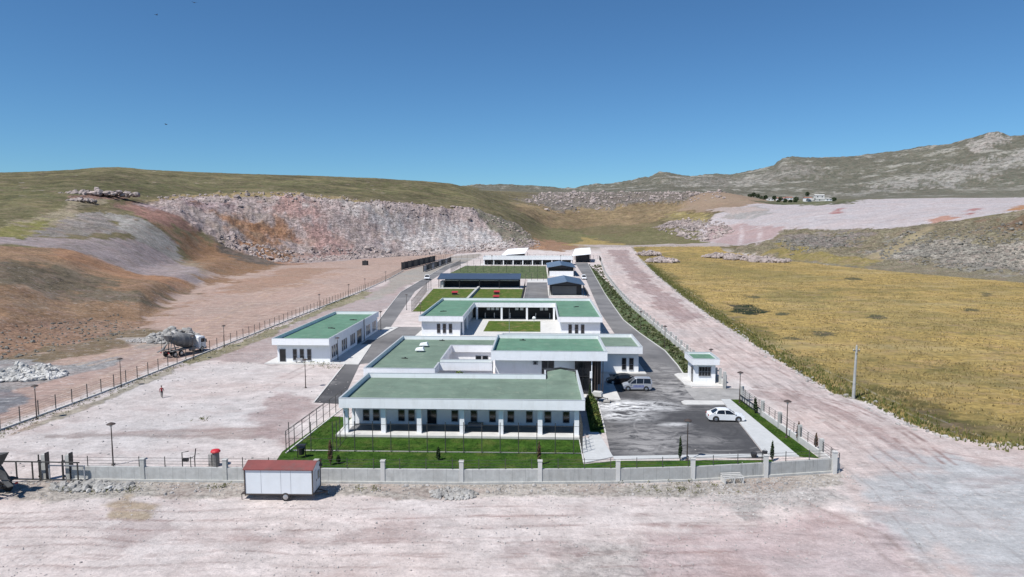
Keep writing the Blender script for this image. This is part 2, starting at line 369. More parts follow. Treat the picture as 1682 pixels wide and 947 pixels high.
# terrace and ramps
zone([(1160,398),(1150,372),(1180,350),(1230,335),(1290,337),(1350,332),(1450,326),(1682,324),(2000,310),(2000,318),(1682,346),(1560,363),(1450,377),(1380,378),(1290,376),(1270,392),(1230,403)], (222,212,213), 7, 4, .5, 0., .5, trk=.5)
zone([(1160,396),(1165,372),(1220,366),(1290,372),(1270,390),(1220,402)], (206,180,178), 7, 3, .2, 0.)
zone([(1205,342),(1250,337),(1270,350),(1230,360),(1190,358)], (192,186,182), 7, 5, .4)
zone([(1370,344),(1385,341),(1383,350),(1365,352)], (196,140,136), 6, 4); zone([(1590,347),(1606,341),(1612,346),(1595,351)], (196,140,136), 6, 4)
zone([(1530,360),(1550,355),(1570,357),(1540,365)], (208,160,140), 6, 4); zone([(1650,346),(1682,336),(1700,338),(1682,347)], (205,150,105), 6, 4)
zone([(1160,345),(1240,340),(1260,345),(1200,352)], (214,196,188), 6, 3)
# rocky slope below the terrace
zone([(1190,410),(1270,392),(1290,377),(1450,378),(1560,364),(1682,347),(2000,318),(2300,300),(2300,520),(1950,492),(1682,466),(1560,456),(1450,446),(1350,436),(1270,428)], (154,145,118), 6, 5, 1., .35, 2.2)
zone([(1420,415),(1480,395),(1600,390),(1750,400),(1750,450),(1600,440),(1480,428)], (172,166,154), 26, 18, 1.1, 0., 2.)
zone([(1290,385),(1420,390),(1400,410),(1310,405)], (160,150,142), 10, 10, 1.)
zone([(1600,365),(1750,350),(1750,385),(1620,380)], (138,116,92), 10, 10, .6)
zone([(1420,424),(1480,395),(1530,372),(1540,374),(1490,402),(1440,430)], (178,164,130), 4, 2, .3)
zone([(1255,420),(1280,400),(1330,415),(1400,425),(1440,430),(1430,440),(1330,430)], (168,152,92), 8, 6, .3, .8)
# far mountain
zone([(1340,322),(1400,318),(1470,300),(1560,270),(1620,262),(1682,258),(1682,268),(1620,285),(1560,305),(1520,300),(1450,315)], (182,178,170), 40, 45, .8)
zone([(1590,236),(1620,219),(1650,222),(1660,232),(1610,245)], (200,192,184), 30, 25, .8)
zone([(1080,300),(1180,292),(1330,270),(1350,280),(1240,302),(1150,306)], (160,156,146), 40, 50, .8)
zone([(1610,262),(1682,248),(1750,245),(1750,262),(1640,272)], (186,182,174), 30, 35, .8)
zone([(1020,312),(1100,302),(1250,308),(1240,318),(1100,318)], (130,128,112), 40, 30, .9)
zone([(1240,330),(1300,329),(1450,326),(1400,334),(1290,337)], (120,126,90), 15, 10, .2, .6)
# the golden field and its green margins
FIELD = [(1040,404),(1052,425),(1080,452),(1120,485),(1165,517),(1220,552),(1270,586),(1330,622),(1370,646),(1403,652),(1440,668),(1500,700),(1560,718),(1620,729),(1682,732),(2000,736),(2300,740),(2300,520),(1950,492),(1682,464),(1560,454),(1450,444),(1350,434),(1270,425),(1190,412),(1180,404),(1100,402)]
zone(FIELD, (214,182,106), 1.2, .5, .1, 1.1, .12, trk=0)
zone([(1300,500),(1500,480),(1682,520),(1682,560),(1500,540)], (206,180,112), 30, 20, a=.7)
zone([(1040,404),(1052,425),(1080,452),(1120,485),(1165,517),(1220,552),(1270,586),(1330,622),(1370,646),(1440,672),(1500,702),(1560,720),(1682,733),(1900,735),(1900,700),(1682,700),(1560,680),(1440,620),(1400,612),(1330,590),(1200,515),(1130,470),(1075,430),(1060,405)], (132,126,68), 4, 3., .1, 1.2, a=.75)
zone([(1250,470),(1330,480),(1400,470),(1340,500),(1260,495)], (150,142,84), 12, 6, a=.6)
zone([(1500,600),(1600,590),(1682,620),(1640,650),(1540,640)], (140,134,76), 12, 6, a=.6)
zone([(1100,420),(1250,440),(1400,460),(1300,462),(1150,450)], (170,156,92), 15, 8, a=.6)
zone([(1430,632),(1520,640),(1600,680),(1640,725),(1560,716),(1450,664)], (96,90,50), 5, 3, .1, 1.2, a=.8)
zone([(1195,500),(1235,500),(1262,512),(1232,518),(1200,513)], (44,62,38), 1.5, 1., .2, 1.)
for a_, b_, r_ in ((1290,516,8),(1350,548,12),(1240,488,9),(1400,458,14),(1620,484,12),(1590,508,14),(1440,520,12),(1300,556,5)):
    zone([(a_-r_*1.6,b_),(a_,b_-r_*.25),(a_+r_*1.6,b_+2),(a_,b_+r_*.25)], (112,108,78), 2, 2, .2, 1.)
# roads, worn tracks, gravel
ROAD = [(985,404),(1036,404),(1050,425),(1078,452),(1118,485),(1163,517),(1218,552),(1268,586),(1328,622),(1368,646),(1440,670),(1500,703),(1560,720),(1682,735),(2000,740),(2000,960),(1500,960),(1385,790),(1378,745),(1240,640),(1180,606),(1100,545),(1045,505),(1010,460),(992,430)]
zone(ROAD, (238,220,214), 1.5, .7, .12, 0., 0., trk=1.)
zone([(1000,410),(1030,410),(1070,460),(1150,525),(1120,530),(1050,470)], (200,176,172), 3, 2, .12, trk=1.)
zone([(940,402),(1180,398),(1200,404),(1040,405),(985,406)], (206,192,186), 3, 1, .2, 0.)
zone([(1225,640),(1300,645),(1380,668),(1450,705),(1500,745),(1480,745),(1420,705),(1340,672),(1240,652)], (186,160,156), .8, .6, a=.55)
zone([(1430,770),(1500,748),(1700,790),(2000,850),(2000,1000),(1600,1000),(1450,850)], (216,216,217), 7, 4, .1, trk=.9)
zone([(1150,800),(1230,780),(1330,790),(1380,810),(1300,840),(1230,870),(1180,850)], (214,209,205), 3, 2, .5, trk=.2)
zone([(900,960),(960,890),(1050,880),(1140,930),(1150,960)], (222,213,208), 4, 3, .4)
for a_, b_, rx, ry in ((1100,860,45,14),(1240,905,50,10),(640,880,70,8),(400,880,80,10),(900,900,60,8),(200,870,70,12),(1330,865,40,15),(1190,945,60,12)):
    zone([(a_-rx,b_),(a_,b_-ry),(a_+rx,b_),(a_,b_+ry)], (204,184,180), 1.5, 1.5, a=.6)
zone([(-300,800),(0,792),(200,792),(400,792),(640,796),(900,797),(1140,795),(1300,782),(1380,778),(1380,800),(1140,815),(900,812),(640,812),(400,812),(200,815),(0,815),(-300,820)], (206,198,188), 1.2, 1., .7, .15, trk=.1)
zone([(1060,870),(1180,850),(1300,830),(1430,870),(1540,960),(1060,960)], (222,198,196), 4, 3, a=.7)
zone([(1075,862),(1130,850),(1170,868),(1120,878)], (200,168,160), 2, 2, a=.5)
zone([(1160,905),(1190,900),(1235,940),(1200,948)], (214,184,178), 2, 2, a=.5)
zone([(170,830),(210,815),(250,830),(230,850),(190,850)], (204,184,160), 1.2, .8, .3)
# inner yard
zone([(-100,745),(0,712),(250,618),(330,590),(440,600),(500,660),(480,745),(200,760)], (242,231,227), 3, 2, .15, trk=.6)
zone([(60,712),(300,705),(440,700),(478,712),(440,722),(250,716),(60,722)], (186,168,162), .8, .8, a=.7)
zone([(440,640),(520,650),(480,735),(410,720)], (196,170,166), 3, 2, .2, a=.7)
zone([(330,590),(600,478),(640,460),(690,455),(620,520),(600,545),(440,600)], (208,190,186), 3, 2, .2)
zone([(600,496),(650,450),(745,420),(790,416),(790,420),(700,455),(640,480)], (196,188,178), 3, 1.5, .3)
zone([(300,594),(420,550),(500,516),(600,478),(605,484),(510,522),(425,560),(310,600)], (178,170,138), 1.2, 1.2, .5, .7)
zone([(-50,735),(60,690),(160,655),(290,598),(300,602),(170,664),(60,705),(-50,745)], (188,178,156), 1., 1., .5, .5, a=.8)
zone([(-50,596),(30,590),(110,600),(200,585),(180,600),(100,618),(0,640),(-50,645)], (184,180,178), 2, 1.5, .6)
zone([(200,556),(265,553),(275,565),(240,572)], (198,186,176), 2, 1.5, .3)
zone([(-50,640),(20,645),(40,655),(0,680),(-50,690)], (150,150,155), 2, 1.5, .3)
def rut(pts, wd, col, a=.6, off=(0.,)):
    P0 = [W(*q) for q in pts]
    for of in off:
        P = P0 if of == 0 else [tuple(v) for v in [(P0[i][0]-(Vector(P0[min(i+1, len(P0)-1)])-Vector(P0[max(i-1, 0)])).normalized().y*of, P0[i][1]+(Vector(P0[min(i+1, len(P0)-1)])-Vector(P0[max(i-1, 0)])).normalized().x*of) for i in range(len(P0))]]
        A = np.array(P); bx = (WX > A[:,0].min()-3) & (WX < A[:,0].max()+3) & (WY > A[:,1].min()-3) & (WY < A[:,1].max()+3)
        x = WX[bx]+nz1[bx]*1.6; y = WY[bx]+nz2[bx]*1.2; d2 = np.full(x.shape, 1e9)
        for i in range(len(A)-1):
            e = A[i+1]-A[i]; L = (e**2).sum(); t_ = np.clip(((x-A[i,0])*e[0]+(y-A[i,1])*e[1])/L, 0, 1); d2 = np.minimum(d2, (x-A[i,0]-t_*e[0])**2+(y-A[i,1]-t_*e[1])**2)
        k = np.clip(1.3-np.sqrt(d2)/wd, 0, 1)*a*np.clip(.55+nz4[bx]*3+nz1[bx]*2, 0, 1); COL[bx] = COL[bx]*(1-k[:, None])+base(col)*k[:, None]
DK, LT = (176,148,142), (240,230,226)
rut([(1232,640),(1290,648),(1370,668),(1440,700),(1520,760)], .28, DK, .9, (0., 1.9, 3.0))
rut([(1232,652),(1330,680),(1390,710),(1430,745),(1500,800)], .15, DK, .7, (0., 1.8))
for k_, (a0, a1, a2, a3, a4) in enumerate(((1020,1085,1200,1330,1480),(1035,1110,1235,1380,1560),(1010,1065,1160,1290,1420),(1030,1125,1265,1420,1640),(1015,1095,1215,1355,1520))):
    rut([(a0,412),(a1-15,470),(a2-20,560),(a3,650),(a4,740)], .22, [DK, LT][k_ % 2], .55, (0., 1.9))
rut([(1400,700),(1470,760),(1560,830),(1660,900),(1760,980)], .14, (192,188,188), .6, (0., 1.9, 4.3))
rut([(1380,760),(1430,800),(1480,860),(1560,950)], .12, (186,178,176), .6, (0., 1.9))
rut([(1700,770),(1600,750),(1500,735),(1430,700)], .3, DK, .6, (0., 1.9))
rut([(1290,825),(1340,850),(1420,880),(1500,960)], .3, (186,166,160), .6, (0., 1.9))
for y_ in (835, 852, 868, 884, 899, 912, 930):
    rut([(-20,y_+rng.uniform(-8,8)),(400,y_+rng.uniform(-8,8)),(800,y_+rng.uniform(-8,8)),(1250,y_+rng.uniform(-14,6))], .16, [DK, LT][y_ % 2], .55, (0., 1.9))
rut([(60,722),(200,712),(330,716),(440,706)], .4, (178,156,150), .5, (0., 1.9)); rut([(0,760),(120,725),(260,690),(420,650),(520,600)], .35, (190,172,168), .5, (0., 1.9))
rut([(0,720),(150,650),(330,580),(560,490)], .4, (190,158,142), .6, (0., 2.0)); rut([(100,660),(300,570),(520,480),(680,430)], .5, (232,206,188), .6, (0., 2.4))
rut([(150,600),(300,560),(450,480),(640,432)], .6, (228,196,170), .7, (0., 2.4, 6))
for a0, a1, w_, c_ in (((1300,374),(1682,338),2.2,(204,190,190)),((1250,366),(1640,329),2.5,(200,184,186)),((1320,352),(1520,336),3,(236,230,230)),((1420,366),(1682,344),2,(206,184,176)),((1480,352),(1600,340),2.5,(196,188,188)),((1230,378),(1400,358),2,(198,180,178)),((1290,362),(1450,345),2.5,(238,232,232)),((1550,345),(1682,336),2,(206,192,190))):
    rut([a0, ((a0[0]+a1[0])/2, (a0[1]+a1[1])/2-1), a1], w_, c_, .8)
rut([(1190,388),(1270,366),(1400,345),(1500,335)], 3, (236,226,224), .7); rut([(1165,398),(1200,372),(1240,352),(1300,345)], 3, (232,216,212), .8)
rut([(1270,392),(1330,382),(1420,378)], 2.5, (170,160,150), .7)
for px_ in (1215, 1245): rut([(px_,402),(px_+4,385),(px_+2,372)], 2.5, (236,222,222), .9)
# broad colour drift
drift = 1+.16*nz3+.12*nz1+.05*nz2; COL *= drift[..., None]
warm = (fbm(WX+77, WY-31, 14, 4)-.5)[..., None]*np.array([.10, -.02, -.08]); COL *= 1+warm*np.clip(1-GRS[..., None], 0, 1)
strat = np.sin((Z0+nz1*14)*1.1+nz2*5)*np.clip(ROCK-.8, 0, .3)*.4; COL *= (1+strat)[..., None]

# ------------------------------------------------------------------ relief
amp = np.clip(Z0/3, 0, 1)
broad = fbm(WX+300, WY-200, 75, 5, .5, True)-.6; rough = fbm(WX, WY, 26, 6, .55, True)-.6; fine = fbm(WX+40, WY+7, 7, 5, .6)-.5
DISP *= np.where((WX < -66) & (WY < 330) & (GRS < .7), .55, 1)
Z = Z0+amp*DISP*(rough*2.0+fine*1.2+broad*6*np.clip((DD-550)/200, 0, 1)*np.clip((WX+20)/80, 0, 1))*np.clip(1-(DD-1400)/400, 0, 1)
crag = np.clip(DISP-1.4, 0, 1.2)*amp*(DD < 1300)
Z += crag*((fbm(WX, WY, 4, 4, .65, True)-.55)*1.6+(fbm(WX, WY, 16, 4, .6, True)-.6)*2.4)
Z += mt*((fbm(WX+.5*WY, WY*.55, 230, 7, .58, True)-.62)*34+(fbm(WX, WY, 60, 5, .6, True)-.6)*9)*np.clip((DD-1500)/500, 0, 1)*np.clip((Z0-70)/90, 0, 1)
open_ = np.clip((-67-WX)/4, 0, 1)+np.clip((WX-33)/4, 0, 1)*np.clip((WX-33-2*(WY < 60))/4, 0, 1)+np.clip((58-WY)/4, 0, 1)
Z += np.clip(open_, 0, 1)*(1-amp)*((fbm(WX, WY, 9, 5, .5)-.5)*.28+(GRS > .5)*(fbm(WX, WY, 2.5, 4, .6)-.5)*.25)
def zt(x, y):
    X = x*math.cos(YAW)+y*math.sin(YAW); Y = -x*math.sin(YAW)+y*math.cos(YAW)
    az = math.atan2(X, Y); dd = math.hypot(X, Y)
    i = min(max(np.interp(dd, D, np.arange(ND)), 0), ND-1.001); j = min(max(np.interp(az, azv, np.arange(NA)), 0), NA-1.001)
    a, b = int(i), int(j); fa, fb = i-a, j-b
    return float((Z[a,b]*(1-fb)+Z[a,b+1]*fb)*(1-fa)+(Z[a+1,b]*(1-fb)+Z[a+1,b+1]*fb)*fa)
def terrain():
    me = bpy.data.meshes.new('ground'); nv = ND*NA
    co = np.stack([WX, WY, Z], -1).reshape(-1, 3).astype(np.float32)
    idx = np.arange(nv).reshape(ND, NA); a = idx[:-1,:-1]; b = idx[:-1,1:]; c = idx[1:,1:]; d_ = idx[1:,:-1]
    f = np.stack([a, b, c, d_], -1).reshape(-1, 4).astype(np.int32); nf = len(f)
    me.vertices.add(nv); me.vertices.foreach_set('co', co.ravel())
    me.loops.add(nf*4); me.loops.foreach_set('vertex_index', f.ravel())
    me.polygons.add(nf); me.polygons.foreach_set('loop_start', np.arange(0, nf*4, 4, dtype=np.int32))
    me.update(calc_edges=True); me.shade_smooth()
    ca = me.attributes.new('cover', 'FLOAT_COLOR', 'POINT'); rgba = np.ones((nv, 4), np.float32); rgba[:, :3] = COL.reshape(-1, 3)
    ca.data.foreach_set('color', rgba.ravel())
    for nm, arr in (('rock', ROCK), ('grass', GRS), ('track', TRK)):
        at = me.attributes.new(nm, 'FLOAT', 'POINT'); at.data.foreach_set('value', arr.astype(np.float32).ravel())
    o = bpy.data.objects.new('ground', me); C.objects.link(o); o['kind'] = 'structure'; return o
ground = terrain()
t = NT('earth'); p = t.pos()
def att(nm):
    a = t.n('Attribute'); a.attribute_name = nm; return a
cov = att('cover').outputs['Color']; rk = att('rock').outputs['Fac']; gr = att('grass').outputs['Fac']; tk = att('track').outputs['Fac']
nA = t.noise(p, .35, 12, .72); nB = t.noise(p, 1.6, 8, .7); nC = t.noise(p, .06, 8, .75)
mott = t.math('MULTIPLY', t.rng(nA, .34, .66, .80, 1.13), t.rng(t.noise(p, 3.5, 6, .85), .38, .62, .86, 1.10))
c = t.val(cov, mott)
# rock speckle: broken light faces and dark cracks
vo = t.n('TexVoronoi'); vo.feature = 'F1'; vo.inputs['Scale'].default_value = .9; t.l(p, vo.inputs['Vector'])
sp = t.math('ADD', t.rng(nB, .36, .60, .52, 1.3), t.rng(t.noise(p, .8, 6, .8), .40, .52, -.4, 0))
sp = t.math('ADD', sp, t.rng(nC, .35, .65, -.15, .15))
spm = t.math('ADD', 1., t.math('MULTIPLY', t.math('SUBTRACT', sp, .92), t.math('MULTIPLY', rk, .85)))
c = t.val(c, spm)
P3 = t.n('SeparateXYZ'); t.l(p, P3.inputs[0])
strata = t.noise(p, .35, 8, .8, sz=3.2); blk = t.noise(p, .5, 6, .85, sx=.8, sy=.5, sz=1.6)
hi_rock = t.math('MULTIPLY', t.rng(rk, .75, .95), t.rng(P3.outputs[2], 1, 4))
c = t.val(c, t.math('ADD', 1., t.math('MULTIPLY', hi_rock, t.math('ADD', t.rng(strata, .40, .60, -.26, .24), t.rng(blk, .42, .55, -.40, .22)))))
c = t.mix(t.math('MULTIPLY', hi_rock, t.rng(t.noise(p, .12, 10, .8), .53, .62, 0, .5)), c, (.15, .125, .105))
leftm = t.math('MULTIPLY', t.rng(P3.outputs[2], .6, 3), t.math('MULTIPLY', t.rng(P3.outputs[0], -70, -95, 0, 1), t.math('SUBTRACT', 1., t.rng(gr, .5, .9))))
er = t.noise(p, .16, 10, .74, sx=1.0, sy=.35, sz=2., dist=.6); er2 = t.noise(p, .6, 10, .8)
c = t.val(c, t.math('ADD', 1., t.math('MULTIPLY', leftm, t.math('ADD', t.rng(er, .36, .64, -.26, .26), t.rng(er2, .38, .62, -.22, .18)))))
c = t.mix(t.math('MULTIPLY', leftm, t.rng(t.noise(p, .05, 10, .7), .52, .64, 0, .4)), c, (.24, .195, .15))
mtn = t.rng(P3.outputs[1], 1350, 1700)
nM = t.noise(p, .009, 12, .74, sz=2.5); nM2 = t.noise(p, .05, 10, .8)
c = t.mix(t.math('MULTIPLY', mtn, t.rng(nM, .52, .58, 0, .62)), c, (.37, .355, .32))
c = t.mix(t.math('MULTIPLY', mtn, t.rng(nM2, .48, .56, 0, .7)), c, (.07, .075, .055))
hill = t.math('MULTIPLY', t.rng(P3.outputs[2], 12, 30), t.math('SUBTRACT', 1., mtn))
nG = t.noise(p, .018, 12, .72, sy=.6); nG2 = t.noise(p, .11, 10, .78)
gh = t.math('MULTIPLY', hill, t.rng(gr, .15, .55))
def dots(sc, thr, dens):
    v_ = t.n('TexVoronoi'); v_.inputs['Scale'].default_value = sc; t.l(p, v_.inputs['Vector']); sh = t.n('SeparateXYZ'); t.l(v_.outputs['Color'], sh.inputs[0])
    return t.math('MULTIPLY', t.rng(v_.outputs['Distance'], thr*.6, thr, 1, 0), t.rng(sh.outputs[0], dens, dens+.05, 0, 1))
c = t.mix(t.math('MULTIPLY', gh, t.math('MULTIPLY', dots(.16, .30, .55), .75)), c, (.05, .055, .03))
c = t.mix(t.math('MULTIPLY', gh, t.math('MULTIPLY', dots(.09, .22, .8), .6)), c, (.32, .28, .24))
c = t.mix(t.math('MULTIPLY', mtn, t.math('MULTIPLY', dots(.055, .34, .5), .6)), c, (.055, .06, .045))
c = t.val(c, t.math('ADD', 1., t.math('MULTIPLY', gh, t.math('ADD', t.rng(nG, .40, .60, -.30, .24), t.rng(nG2, .40, .60, -.28, .24)))))
c = t.mix(t.math('MULTIPLY', gh, t.rng(t.noise(p, .035, 10, .7), .54, .64, 0, .5)), c, (.20, .17, .105))
# grass clumps
gA = t.noise(p, .9, 10, .8, sx=.6); gB = t.noise(p, .12, 8, .7)
gm = t.math('MULTIPLY', t.rng(gA, .36, .62, .55, 1.34), t.rng(gB, .3, .7, .84, 1.14))
c = t.val(c, t.math('ADD', 1., t.math('MULTIPLY', t.math('SUBTRACT', gm, 1.), gr)))
c = t.mix(t.math('MULTIPLY', t.rng(t.noise(p, .16, 10, .78, sy=.6), .52, .62), t.math('MULTIPLY', gr, .5)), c, (.085, .085, .036))
c = t.mix(t.math('MULTIPLY', t.rng(t.noise(p, .5, 8, .8, sy=.5), .57, .66), t.math('MULTIPLY', gr, .6)), c, (.05, .042, .02))
c = t.mix(t.math('MULTIPLY', t.rng(t.noise(p, .028, 8, .7, sx=.8), .47, .60), t.rng(gr, .9, 1.1, 0, .42)), c, (.125, .12, .05))
c = t.mix(t.math('MULTIPLY', t.rng(t.noise(p, .04, 6, .7, sx=.35), .52, .62), t.rng(gr, .9, 1.1, 0, .4)), c, (.40, .32, .17))
# wheel and grader streaks: along x in the foreground, along the road elsewhere
s1 = t.noise(p, 1.0, 9, .72, sx=.22, sy=.62, dist=.7); s2 = t.noise(p, 1.0, 9, .68, sx=.8, sy=.09, dist=.5)
xyz = t.n('SeparateXYZ'); t.l(p, xyz.inputs[0])
onroad = t.math('MULTIPLY', t.rng(xyz.outputs[0], 27, 34), t.rng(xyz.outputs[1], 62, 85))
st = t.n('Mix', data_type='FLOAT'); t.l(onroad, st.inputs[0]); t.l(s1, st.inputs[2]); t.l(s2, st.inputs[3])
streak = t.math('MULTIPLY', t.rng(st.outputs[0], .36, .64, -.30, .16), t.rng(t.noise(p, .07, 5, .6), .35, .65, .35, 1.2))
c = t.val(c, t.math('ADD', 1., t.math('MULTIPLY', streak, tk)))
c = t.mix(t.math('MULTIPLY', t.rng(t.noise(p, .22, 8, .7, sx=.5), .5, .64), .5), c, t.mix(.5, c, np.array(lin((196, 160, 152)))*.6))
c = t.mix(t.math('MULTIPLY', t.rng(t.noise(p, .45, 10, .8, sx=.5), .56, .64), t.math('MULTIPLY', tk, .55)), c, (.24, .20, .185))
dash = t.math('MULTIPLY', t.rng(t.noise(p, 1.5, 6, .7, sx=.32, sy=1.3, dist=.5), .585, .625), t.rng(t.noise(p, .12, 4, .6), .42, .58))
c = t.mix(t.math('MULTIPLY', dash, t.math('MULTIPLY', tk, .6)), c, (.22, .185, .175))
pale = t.math('MULTIPLY', t.rng(t.noise(p, 1.1, 6, .75, sx=.5, dist=.4), .57, .61), tk); c = t.mix(t.math('MULTIPLY', pale, .35), c, (.60, .57, .55))
# small stones
vs = t.n('TexVoronoi'); vs.inputs['Scale'].default_value = 1.7; vs.inputs['Randomness'].default_value = 1; t.l(p, vs.inputs['Vector'])
stone = t.math('MULTIPLY', t.rng(vs.outputs['Distance'], .10, .16, 1, 0), t.rng(t.noise(p, .5, 3, .6), .5, .62))
c = t.mix(t.math('MULTIPLY', stone, .6), c, t.val(cov, t.rng(vs.outputs['Color'], 0, 1, .5, 1.25)))
t.l(c, t.b.inputs['Base Color']); t.b.inputs['Roughness'].default_value = .95; t.b.inputs['Specular IOR Level'].default_value = .15
hgt = t.math('ADD', t.math('MULTIPLY', nB, .5), t.math('ADD', t.math('MULTIPLY', t.math('MULTIPLY', nA, 2.), t.math('ADD', rk, .25)), t.math('MULTIPLY', gA, gr)))
t.bump(hgt, .7, .35)
ground.data.materials.append(t.m)

# ------------------------------------------------------------------ materials
WHITE = M('white_render', (.82, .83, .845), .75, .03, 1.5, stain=((.56, .55, .53), .32))
COPING = M('parapet_coping', (.42, .44, .46), .6, .08, 4)
GLASS = M('dark_glass', (.012, .014, .018), .12, .2, 2, spec=.6)
VOID = M('dark_interior', (.03, .03, .033), .8, .3, 1)  # near-black: painted shade for open bays and hollows; plain black things share it
FRAME = M('grey_window_frame', (.32, .33, .35), .5, .05)
DARKM = M('dark_steel', (.035, .034, .036), .45, .15, 5, metal=.3)
POSTM = M('fence_steel', (.06, .058, .055), .6, .2, 5)
BROWNM = M('brown_steel', (.055, .04, .034), .6, .2, 5)
CONC = M('concrete', (.44, .44, .42), .9, .14, 2.2, bump=.01, stain=((.22, .21, .2), .55))
CONCL = M('pale_concrete', (.56, .55, .53), .9, .10, 1.2, stain=((.38, .37, .35), .4))
PAVE = M('paving', (.47, .48, .48), .9, .08, 1.6, stain=((.34, .34, .33), .35))
VFLOOR = M('veranda_tiles', (.16, .16, .17), .6, .1, 2)
PEARL = M('white_car_paint', (.78, .79, .80), .25, .02, 3, spec=.6)
SILVER = M('silver_paint', (.42, .44, .48), .3, .03, 3, metal=.3)
BLACKP = M('black_car_paint', (.015, .014, .016), .2, .1, 3)
TYRE = M('rubber', (.022, .022, .023), .85, .2, 5)
RIM = M('alloy', (.45, .46, .48), .35, .1, 5, metal=.8)
REDP = M('red_plastic', (.55, .03, .04), .5, .15, 4)
REDROOF = M('oxide_red_roof', (.20, .055, .05), .6, .2, 1.2, stain=((.10, .085, .08), .6))
PANEL = M('caravan_panel', (.66, .69, .72), .5, .04, 1.2, stain=((.5, .5, .48), .2))
MIXG = M('dusty_grey_steel', (.15, .15, .15), .75, .4, 1.6, stain=((.42, .40, .37), .6))
BLUER = M('slate_blue_sheet', (.075, .10, .145), .35, .15, .8, metal=.3)
BLUELT = M('sunlit_blue_sheet', (.20, .25, .32), .35, .15, .8, metal=.4)  # lighter copy of the slate blue, for the sunward shed slopes
LAMPG = M('lamp_glass', (.55, .53, .5), .3, .05)
LIGHTC = M('headlight_glass', (.6, .62, .65), .15, .05)
TAILR = M('tail_light', (.35, .02, .02), .3, .1)
BLUEP = M('blue_marking', (.03, .06, .30), .5, .3, 9)
PLATE = M('number_plate', (.7, .7, .68), .5, .03)
t = NT('cast_concrete_wall'); p = t.pos(); a = t.noise(p, 2.2, 8, .65); sxz = t.n('SeparateXYZ'); t.l(p, sxz.inputs[0])
fr_ = t.math('FRACT', t.math('DIVIDE', sxz.outputs[0], 1.27)); seam = t.math('LESS_THAN', fr_, .022)
drip = t.math('MULTIPLY', t.rng(t.noise(p, 1.9, 8, .75, sz=.12), .52, .68), t.rng(t.noise(p, .12, 2, .5), .42, .6, .15, .9))
c = t.n('RGB'); c.outputs[0].default_value = (.46, .46, .445, 1); c = t.val(c.outputs[0], t.rng(a, .3, .7, .84, 1.12))
drip = t.math('MULTIPLY', drip, t.rng(sxz.outputs[0], 0, 6, .45, 1)); c = t.mix(t.rng(sxz.outputs[0], 0, .2, 0, .3), c, (.26, .26, .25)); c = t.mix(drip, c, (.13, .13, .125)); c = t.mix(t.math('MULTIPLY', t.rng(t.noise(p, .7, 6, .7), .5, .65), .35), c, (.30, .29, .27)); c = t.mix(t.math('MULTIPLY', seam, .6), c, (.16, .16, .16))
t.l(c, t.b.inputs['Base Color']); t.b.inputs['Roughness'].default_value = .92; t.bump(a, .4, .02); CWALL = t.m
def roof_mat(nm, col):
    t = NT(nm); p = t.obj(); n = t.noise(p, .35, 8, .65); n2 = t.noise(p, 5, 4, .6)
    br = t.n('TexBrick'); br.offset = 0; br.inputs['Scale'].default_value = 1; br.inputs['Brick Width'].default_value = 10
    br.inputs['Row Height'].default_value = 1.0; br.inputs['Mortar Size'].default_value = .03; t.l(p, br.inputs['Vector'])
    f = t.math('MULTIPLY', t.rng(n, .35, .65, .82, 1.12), t.rng(n2, .3, .7, .95, 1.05))
    f = t.math('MULTIPLY', f, t.rng(br.outputs['Fac'], 0, 1, 1, .82))
    c = t.n('RGB'); c.outputs[0].default_value = tuple(col)+(1,)
    o = t.mix(t.rng(t.noise(p, .9, 8, .75), .54, .66, 0, .45), t.val(c.outputs[0], f), (.25, .29, .22))
    t.l(o, t.b.inputs['Base Color']); t.b.inputs['Roughness'].default_value = .85; return t.m
ROOFA = roof_mat('grey_green_roofing', (.145, .205, .155)); ROOFB = roof_mat('bright_green_roofing', (.105, .215, .145))
t = NT('asphalt'); p = t.pos(); n = t.noise(p, .18, 10, .72); n2 = t.noise(p, 6, 4, .7); n3 = t.noise(p, .05, 6, .7)
f = t.math('MULTIPLY', t.rng(n2, .3, .7, .85, 1.15), t.rng(n, .3, .7, .85, 1.15))
c = t.n('RGB'); c.outputs[0].default_value = (.056, .055, .058, 1); c = t.val(c.outputs[0], f)
dust = t.math('MULTIPLY', t.rng(n, .50, .70), .16); spill = t.math('MULTIPLY', dust, 0.)
yy = t.n('SeparateXYZ'); t.l(p, yy.inputs[0]); farr = t.rng(yy.outputs[1], 100, 125)
dust = t.math('MAXIMUM', dust, t.math('MULTIPLY', farr, t.rng(n3, .3, .7, .10, .55)))
sm = t.noise(p, .8, 8, .7, sx=.5, dist=.8)
for cx, cy, rx, ry, a, pal in ((12.0, 92.5, 7, 3.6, .95, 1), (10.5, 88, 5, 3, .75, 1), (13, 79, 7, 6, .6, 0), (12.5, 75, 5, 3, .7, 0), (20.5, 103, 6, 11, .75, 0), (21, 116, 4, 10, .6, 0), (20, 78, 3, 2, .4, 0), (17, 84, 2.2, 1, .5, 1), (-34, 104, 3, 2, .6, 0)):
    bl = t.math('MULTIPLY', t.blob(p, cx, cy, rx, ry), t.math('MULTIPLY', t.rng(sm, .40, .56), a))
    if pal: spill = t.math('MAXIMUM', spill, bl)
    else: dust = t.math('MAXIMUM', dust, bl)
arc = t.n('VectorMath', operation='DISTANCE'); t.l(p, arc.inputs[0]); arc.inputs[1].default_value = (20.0, 82.5, 0)
for r0 in (3.4, 4.1, 8.2, 9.4):
    ring = t.rng(t.math('ABSOLUTE', t.math('SUBTRACT', arc.outputs['Value'], r0)), .05, .28, 1, 0)
    ring = t.math('MULTIPLY', ring, t.rng(n, .42, .6, 0, .5))
    if r0 > 5: dust = t.math('MAXIMUM', dust, ring)
    else: c = t.mix(ring, c, (.02, .02, .021))
